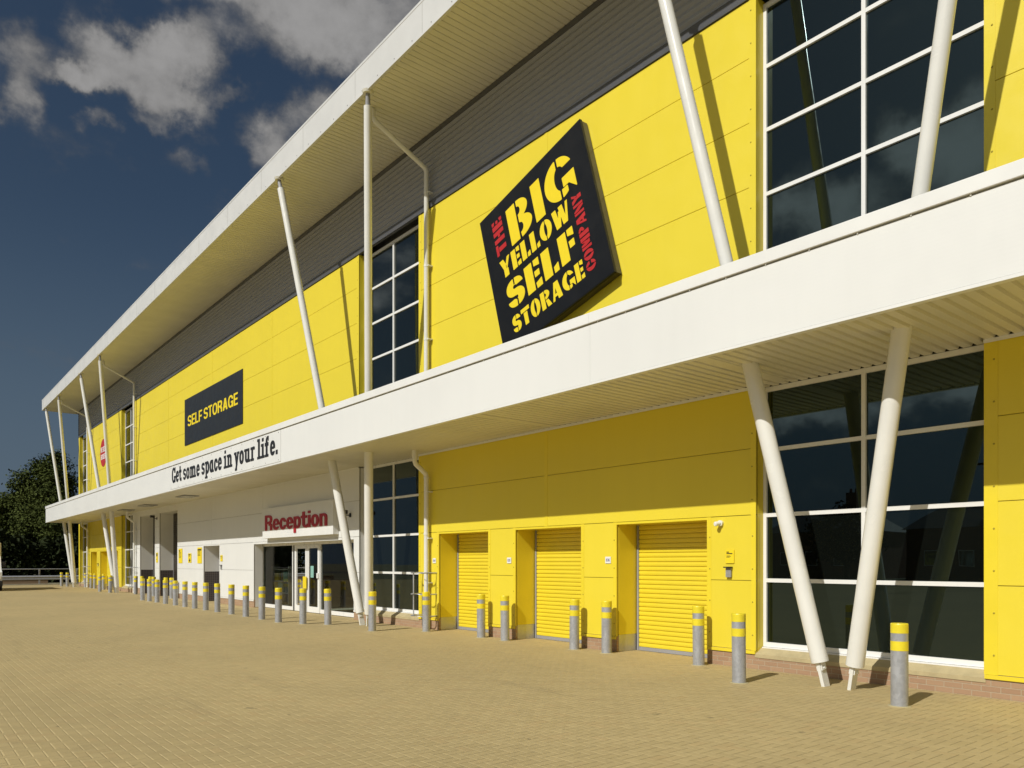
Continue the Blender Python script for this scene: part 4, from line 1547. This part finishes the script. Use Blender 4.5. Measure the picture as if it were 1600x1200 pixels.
notice('wall_notice', 'yellow notice above the keypad on the pier right of the near shutter', 'notice', -7.62, 1.835, 0.165, 0.225, M_LETY, [(.12, .42, .80, .87), (.12, .82, .69, .76), (.12, .55, .55, .575), (.12, .66, .49, .515), (.12, .5, .43, .455)])
notice('wall_notice', 'yellow safety notice on the narrow white pier between the loading doors', 'notice', -42.84, 2.00, 0.34, 0.52, M_LETY, [(.2, .7, .3, .36)], None, [(.2, .8, .62, .92)])


def keypad(x, z, label):
    t_ = thing('keypad', label, 'keypad', (x, D, z))
    p = MB()
    p.box(x - 0.05, x + 0.05, D - 0.05, D - 0.007, z - 0.085, z + 0.07, M_GREYPL, 0.006)
    p.build('housing', t_)
    p = MB()
    p.box(x - 0.062, x + 0.062, D - 0.10, D - 0.007, z + 0.072, z + 0.092, M_BLACK, 0.004)
    p.build('hood', t_)
    p = MB()
    for r_ in range(4):
        for c2 in range(3):
            p.box(x - 0.03 + c2 * 0.023, x - 0.015 + c2 * 0.023, D - 0.054, D - 0.0505, z - 0.065 + r_ * 0.025, z - 0.048 + r_ * 0.025, M_STEEL)
    p.build('key_block', t_)


keypad(-7.63, 1.575, 'grey keypad with black hood on the pier right of the near shutter')
keypad(-32.83, 1.55, 'grey keypad right of the recessed side door on the white wall')
keypad(-57.26, 1.60, 'grey keypad on the yellow pier between the far left shutters')

for x, num, where in ((-16.57, '834', 'left of the far shutter beside the drainpipe'), (-13.50, '835', 'left of the middle shutter'), (-10.42, '836', 'left of the near shutter')):
    t_ = thing('number_plate', 'small white unit number plate %s' % where, 'number plate', (x, D, 1.785), 'white unit number plates by the shutters')
    p = MB()
    p.box(x - 0.075, x + 0.075, D - 0.014, D - 0.007, 1.785 - 0.065, 1.785 + 0.065, M_WHTT, 0.003)
    p.build('plate', t_)
    lettering('number', [(num, 'sans', -.05, .05, -.028, .056, False)], M_LETN, t_, facade_M(x, D - 0.0155, 1.785), 0.002, 48)

# sensor light, floodlight and cctv
t_ = thing('sensor_light', 'small white round sensor light high on the pier right of near shutter', 'light', (-7.80, D, 2.40))
p = MB()
p.tube((-7.80, D - 0.007, 2.40), (-7.80, D - 0.05, 2.40), 0.05, M_WHTT, seg=20)
p.tube((-7.80, D - 0.05, 2.40), (-7.83, D - 0.13, 2.385), 0.035, M_WHTT, 0.04, seg=20)
p.build('housing', t_)
p = MB()
p.tube((-7.8305, D - 0.1305, 2.385), (-7.833, D - 0.138, 2.384), 0.036, M_LETW, 0.03, seg=20)
p.build('lens', t_)


def camera_unit(x, z, label):
    t_ = thing('security_camera', label, 'camera', (x, D, z))
    p = MB()
    p.box(x - 0.05, x + 0.05, D - 0.03, D - 0.007, z - 0.06, z + 0.06, M_BLACK, 0.005)
    p.path([(x, D - 0.03, z), (x, D - 0.16, z), (x, D - 0.2, z + 0.04)], 0.018, M_BLACK, 8)
    p.build('bracket', t_)
    p = MB()
    p.box(x - 0.06, x + 0.06, D - 0.34, D - 0.12, z + 0.03, z + 0.15, M_BLACK, 0.012)
    p.tube((x, D - 0.34, z + 0.09), (x, D - 0.36, z + 0.09), 0.035, M_GREYPL, seg=14)
    p.build('camera_body', t_)


camera_unit(-21.2, 3.18, 'black security camera on the white wall right of the reception sign')
camera_unit(-42.85, 4.05, 'black security camera high on the narrow pier between the loading doors')

for k, (x, y) in enumerate(((-34.4, 10.0), (-41.1, 10.05), (-45.6, 10.05))):
    labs = ['flat canopy light nearest the reception entrance', 'flat canopy light over the right hand loading door', 'flat canopy light over the far left loading door']
    t_ = thing('canopy_light', labs[k], 'light', (x, y, 4.56), 'flat lights under the canopy')
    p = MB()
    p.box(x - 0.62, x + 0.62, y - 0.32, y + 0.32, 4.565, 4.602, M_GREYPL, 0.006)
    p.build('housing', t_)
    p = MB()
    p.box(x - 0.57, x + 0.57, y - 0.27, y + 0.27, 4.552, 4.5645, M_LOUV, 0.004)
    p.build('lens', t_)

# ------------------------------------------------------------------ bollards
BR = 0.0975
bl = thing('bollard', 'x', 'bollard', (-4.21, 9.49, 0), 'galvanised bollards with two yellow bands')
bl['_local'] = 1
p = MB()
p.lathe([(BR, -0.05), (BR, 0.985)], M_GALV, seg=36)
p.lathe([(BR, 0.985), (BR * 0.97, 0.996), (0.0, 1.0)], M_GALV, seg=36, smooth=False)
p.lathe([(BR + 0.035, 0.0), (BR + 0.03, 0.006), (BR, 0.008)], mat('concrete_collar', (0.42, 0.36, 0.2), 0.9), seg=30)
p.build('post', bl)
p = MB()
p.lathe([(BR + 0.002, 0.8835), (BR + 0.002, 0.990)], M_BAND, seg=36)
p.lathe([(BR + 0.002, 0.990), (BR * 0.965, 1.001), (0.0, 1.004)], M_BAND, seg=36, smooth=False)
p.build('yellow_band', bl)
p = MB()
p.lathe([(BR + 0.002, 0.6725), (BR + 0.002, 0.788)], M_BAND, seg=36)
p.build('yellow_band', bl)
BOL = [(-4.21, 9.49, 'front right'), ]
ordn = ['first', 'second', 'third', 'fourth', 'fifth', 'sixth', 'seventh', 'eighth', 'ninth', 'tenth', 'eleventh', 'twelfth', 'thirteenth', 'fourteenth', 'fifteenth']
spots = [(-4.21, 9.49, 'banded steel bollard nearest the camera, right of the slanted columns'),
         (-6.49, 9.53, 'banded steel bollard just left of the near slanted columns, before the keypad pier'),
         (-8.03, 10.63, 'banded steel bollard at the right edge of the near yellow shutter'),
         (-10.22, 10.68, 'banded steel bollard at the left edge of the near yellow shutter'),
         (-11.06, 10.63, 'banded steel bollard at the right edge of the middle yellow shutter'),
         (-13.27, 10.63, 'banded steel bollard at the left edge of the middle yellow shutter'),
         (-14.17, 10.64, 'banded steel bollard at the right edge of the yellow shutter by the drainpipe'),
         (-16.28, 10.50, 'banded steel bollard right in front of the guarded drainpipe foot'),
         (-17.24, 9.50, 'banded steel bollard in front of the slanted columns beside reception'),
         (-19.80, 9.52, 'banded steel bollard before the right reception window'),
         (-20.47, 9.08, 'banded steel bollard before the glass entrance doors')]
row = [(-37.94, 9.06), (-36.73, 9.06), (-35.5, 9.06), (-34.14, 9.05), (-32.6, 9.02), (-31.22, 8.99), (-29.9, 8.96), (-28.6, 8.96), (-27.27, 8.94), (-25.8, 8.92), (-24.36, 8.88), (-22.86, 8.82), (-21.46, 8.77)]
for k, (x, y) in enumerate(row):
    spots.append((x, y, 'banded steel bollard, %s from the left in the long front row before the white wall' % ordn[k]))
for k, (x, y) in enumerate([(-45.45, 10.5), (-44.6, 10.62), (-42.85, 10.6), (-42.15, 10.6), (-39.6, 10.5), (-38.95, 10.6)]):
    spots.append((x, y, 'banded steel bollard, %s from the left close to the loading doors' % ordn[k]))
for k, (x, y) in enumerate([(-64.9, 9.95), (-63.5, 10.1), (-60.4, 10.72), (-58.1, 10.65), (-56.9, 10.65), (-50.9, 9.8), (-54.5, 10.7), (-48.7, 9.9)]):
    spots.append((x, y, 'banded steel bollard, %s from the left around the far slanted columns' % ordn[[0, 1, 2, 3, 4, 6, 5, 7][k]]))
for k, (x, y, lab) in enumerate(spots):
    o = bl if k == 0 else copy_tree(bl)
    o.location = (x, y, 0)
    o.rotation_euler = (R(random.uniform(-.5, .5)), R(random.uniform(-.5, .5)), random.uniform(0, 6.28))
    o['label'] = lab
for o in bpy.data.objects:
    if '_local' in o:
        del o['_local']

# ------------------------------------------------------------------ far end: guard rail, trees, van
gt = thing('guard_rail', 'galvanised guard rail with posts at the far end of the yard', 'barrier', (-69.9, 8, 0))
for k in range(14):
    y = -9.0 + k * 2.6
    p = MB()
    p.box(-69.96, -69.84, y - 0.05, y + 0.05, -0.05, 1.27, M_GALV)
    p.build('post', gt)
for z0, z1, dx in ((1.19, 1.27, 0.0), ):
    p = MB()
    p.tube((-69.78, -10, 1.23), (-69.78, 27, 1.23), 0.035, M_GALV, seg=10)
    p.build('rail', gt)
p = MB()
prof = [(-69.70, 0.38), (-69.66, 0.40), (-69.60, 0.46), (-69.66, 0.53), (-69.66, 0.57), (-69.60, 0.64), (-69.66, 0.70), (-69.70, 0.72)]
vs = [(x_, y_, z_) for y_ in (-10, 27) for x_, z_ in prof]
n_ = len(prof)
p.add(vs, [(k, k + 1, n_ + k + 1, n_ + k) for k in range(n_ - 1)], M_GALV)
p.build('rail', gt, False)
lwall = MB()
lwall.box(-71.0, -70.75, -12, 9.9, -0.1, 0.42, M_BRICK)
lwall.box(-71.03, -70.72, -12, 9.9, 0.421, 0.47, M_SILL)
tag(lwall.build('low_brick_wall'), 'low brown brick wall behind the galvanised guard rail', 'wall')


def tree(name, label, x, y, h, rad, zc, rz, m, nleaf, lsize, seed, group=None, trunk=True):
    rng = np.random.default_rng(seed)
    t_ = thing(name, label, 'tree', (x, y, 0), group)
    if trunk:
        p = MB()
        th = h * 0.55
        p.tube((x, y, -0.1), (x + 0.1, y, th * 0.5), 0.28, M_BARK, 0.2, 10)
        p.tube((x + 0.1, y, th * 0.5), (x, y + 0.1, th), 0.2, M_BARK, 0.1, 10)
        for k in range(9):
            a = k * 2.4
            z = th * (0.35 + 0.07 * k)
            p.tube((x + 0.08, y, z), (x + math.cos(a) * rad * 0.65, y + math.sin(a) * rad * 0.65, z + rad * 0.5), 0.09, M_BARK, 0.02, 7)
        p.build('trunk', t_)
    # crown: clumps of leaf faces spread through an uneven volume
    nc = int(60 + nleaf / 130)
    cl = []
    while len(cl) < nc:
        d = rng.normal(size=3)
        d /= np.linalg.norm(d)
        r = rng.uniform(0.35, 1.0) ** 0.6
        lump = 1 + 0.22 * math.sin(3 * d[0] + seed) + 0.18 * math.sin(4 * d[1] + 2.1 * seed) + 0.12 * math.sin(6 * d[2] + seed)
        cl.append((d[0] * rad * r * lump, d[1] * rad * r * lump, d[2] * rz * r * lump))
    cl = np.array(cl)
    k = rng.integers(0, nc, nleaf)
    cs = rng.uniform(0.6, 1.2, nc) * rad * 0.19
    pos = cl[k] + rng.normal(size=(nleaf, 3)) * cs[k][:, None] * np.array([1, 1, 0.75]) * 0.75
    nrm = pos / np.array([rad, rad, rz]) + rng.normal(size=(nleaf, 3)) * 0.75 + np.array([0, 0, .35])
    nrm /= np.linalg.norm(nrm, axis=1)[:, None]
    u = np.cross(nrm, rng.normal(size=(nleaf, 3)))
    u /= np.linalg.norm(u, axis=1)[:, None]
    w_ = np.cross(nrm, u)
    s = lsize * rng.uniform(0.6, 1.4, nleaf)[:, None]
    P = pos + np.array([0, 0, zc])
    V = np.stack([P - u * s, P + w_ * s * 0.55, P + u * s, P - w_ * s * 0.55], axis=1).reshape(-1, 3)
    V = V[:]
    me = bpy.data.meshes.new('crown')
    F = np.arange(nleaf * 4).reshape(-1, 4)
    me.from_pydata(V.tolist(), [], F.tolist())
    me.materials.append(m)
    o = bpy.data.objects.new('crown', me)
    col.objects.link(o)
    o.parent = t_
    return t_


TG = 'dark trees beyond the guard rail'
tree('broadleaf_tree', 'tallest dark broadleaf tree right behind the far end of the canopy', -81, 11.0, 10.6, 2.7, 5.7, 4.9, M_LEAF, 90000, 0.11, 3, TG)
tree('broadleaf_tree', 'lower dark broadleaf tree at the left edge of the picture', -84, 6.6, 9.0, 3.1, 4.4, 4.3, M_LEAF, 70000, 0.11, 5, TG)
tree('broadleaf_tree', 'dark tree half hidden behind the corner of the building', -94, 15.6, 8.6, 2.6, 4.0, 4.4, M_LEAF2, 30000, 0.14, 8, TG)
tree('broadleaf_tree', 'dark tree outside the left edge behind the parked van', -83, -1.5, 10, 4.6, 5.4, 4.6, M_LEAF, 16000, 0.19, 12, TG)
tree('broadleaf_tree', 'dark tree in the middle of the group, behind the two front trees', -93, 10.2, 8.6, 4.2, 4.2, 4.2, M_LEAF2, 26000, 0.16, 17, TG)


def hedge(name, label, x0, x1, y0, y1, h, n, seed, m):
    rng = np.random.default_rng(seed)
    P = np.stack([rng.uniform(x0, x1, n), rng.uniform(y0, y1, n), rng.uniform(0.0, 1.0, n) ** 0.8 * h], axis=1)
    P[:, 2] *= 1 + 0.10 * np.sin(P[:, 1] * 1.1) + 0.06 * np.sin(P[:, 1] * 3.7)
    nrm = rng.normal(size=(n, 3)) + np.array([0.5, -0.5, 0.5])
    nrm /= np.linalg.norm(nrm, axis=1)[:, None]
    u = np.cross(nrm, rng.normal(size=(n, 3)))
    u /= np.linalg.norm(u, axis=1)[:, None]
    w_ = np.cross(nrm, u)
    s = 0.2 * rng.uniform(0.6, 1.5, n)[:, None]
    V = np.stack([P - u * s, P + w_ * s * 0.6, P + u * s, P - w_ * s * 0.6], axis=1).reshape(-1, 3)
    me = bpy.data.meshes.new(name)
    me.from_pydata(V.tolist(), [], np.arange(n * 4).reshape(-1, 4).tolist())
    me.materials.append(m)
    o = bpy.data.objects.new(name, me)
    col.objects.link(o)
    return tag(o, label, 'hedge', kind='stuff')


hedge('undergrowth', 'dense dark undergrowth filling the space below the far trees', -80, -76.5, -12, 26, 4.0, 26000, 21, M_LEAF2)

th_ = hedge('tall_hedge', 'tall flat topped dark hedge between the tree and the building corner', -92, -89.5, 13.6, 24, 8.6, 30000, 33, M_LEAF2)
del th_['kind']
# box van at the left edge of the frame (front towards the camera)
VX, VY = -55.6, 4.40
vn = thing('box_van', 'cream box van at the left edge of the yard, only its side edge in view', 'van', (VX - 3, VY, 0))
p = MB()
p.box(VX - 6.0, VX - 1.5, VY - 1.08, VY + 1.08, 0.75, 2.98, M_CREAM, 0.08)
p.build('cargo_box', vn)
p = MB()
prof = [(0.0, 0.35), (0.0, 1.15), (-0.35, 1.30), (-0.85, 2.12), (-1.48, 2.16), (-1.48, 0.35)]
vs = [(VX + a, VY + s * 0.98, z) for s in (-1, 1) for a, z in prof]
n_ = len(prof)
p.add(vs, [list(range(n_)), list(range(n_, 2 * n_))] + [(k, (k + 1) % n_, n_ + (k + 1) % n_, n_ + k) for k in range(n_)], M_WHTT)
p.build('cab', vn)
p = MB()
p.quad((VX - 0.385, VY - 0.86, 1.34), (VX - 0.385, VY + 0.86, 1.34), (VX - 0.82, VY + 0.82, 2.06), (VX - 0.82, VY - 0.82, 2.06), M_GLASS)
p.build('windscreen', vn)
p = MB()
p.box(VX - 0.02, VX + 0.1, VY - 1.0, VY + 1.0, 0.32, 0.62, M_BLACK, 0.03)
p.build('bumper', vn)
for s in (-1, 1):
    p = MB()
    p.box(VX - 0.01, VX + 0.03, VY + s * 0.62, VY + s * 0.92, 0.72, 0.92, M_LETW, 0.02)
    p.build('headlight', vn)
    p = MB()
    p.box(VX - 0.75, VX - 0.65, VY + s * 1.02, VY + s * 1.24, 1.45, 1.8, M_BLACK, 0.02)
    p.box(VX - 0.72, VX - 0.69, VY + s * 0.95, VY + s * 1.03, 1.5, 1.55, M_BLACK)
    p.build('mirror', vn)
    for wx in (-0.85, -4.7):
        p = MB()
        p.tube((VX + wx, VY + s * 1.03, 0.38), (VX + wx, VY + s * 0.78, 0.38), 0.38, M_RUB, seg=28)
        wh = p.build('wheel', vn)
        p = MB()
        p.tube((VX + wx, VY + s * 1.035, 0.38), (VX + wx, VY + s * 1.0, 0.38), 0.21, M_GREYPL, seg=20)
        p.build('rim', wh)

# ------------------------------------------------------------------ across the road behind the camera (seen mirrored in the glass)
M_HB = mat('house_brick', (0.20, 0.10, 0.07), 0.9, var=0.15)
HG = 'brick houses across the road mirrored in the windows'
for k, x in enumerate((-82, -68, -54, -39.5, -26, -12, 4)):
    labs = ['brick house with one chimney, mirrored in the glass, %s along the road' % ordn[k]]
    hz = thing('brick_house', labs[0], 'house', (x, -52, 0), HG)
    p = MB()
    p.box(x - 5, x + 5, -56, -48, 0, 4.6, M_HB)
    p.build('wall', hz)
    p = MB()
    zr = 7.1
    vs = [(x - 5.3, -56.4, 4.5), (x + 5.3, -56.4, 4.5), (x + 5.3, -47.6, 4.5), (x - 5.3, -47.6, 4.5), (x - 2.6, -52, zr), (x + 2.6, -52, zr)]
    p.add(vs, [(0, 1, 5, 4), (1, 2, 5), (2, 3, 4, 5), (3, 0, 4), (0, 3, 2, 1)], M_ROOFT)
    rf = p.build('roof', hz)
    p = MB()
    p.box(x + 1.6, x + 2.6, -52.5, -51.5, 6.4, 8.6, M_HB)
    for q in (-0.25, 0.25):
        p.tube((x + 2.1 + q, -52, 8.6), (x + 2.1 + q, -52, 9.0), 0.13, M_HB, 0.11, 10)
    p.build('chimney', rf)
    for wx in (-2.8, 0, 2.8):
        p = MB()
        p.box(x + wx - 0.6, x + wx + 0.6, -47.99, -47.93, 1.2, 2.6, M_FRAME)
        p.box(x + wx - 0.52, x + wx + 0.52, -47.929, -47.92, 1.28, 2.52, M_GLASS)
        p.build('window', hz)
pp = MB()
pp.tube((-18, -30, -0.2), (-18, -30, 8.4), 0.13, M_BARK, 0.09, 10)
pp.box(-18.7, -17.3, -30.06, -29.94, 7.9, 8.02, M_BARK)
tag(pp.build('utility_pole'), 'wooden utility pole across the yard mirrored in the window', 'pole')
for k, (x, y, h) in enumerate(((-61, -40, 7), (-33, -42, 6.5), (-47, -41, 6), (-5, -41, 6.5))):
    tree('street_tree', 'street tree before the houses, %s along the road, mirrored in the glass' % ordn[k], x, y, h, 2.4, h * 0.62, h * 0.36, M_LEAF2, 4000, 0.22, 40 + k, 'street trees mirrored in the glass')

print('objects', len(bpy.data.objects))
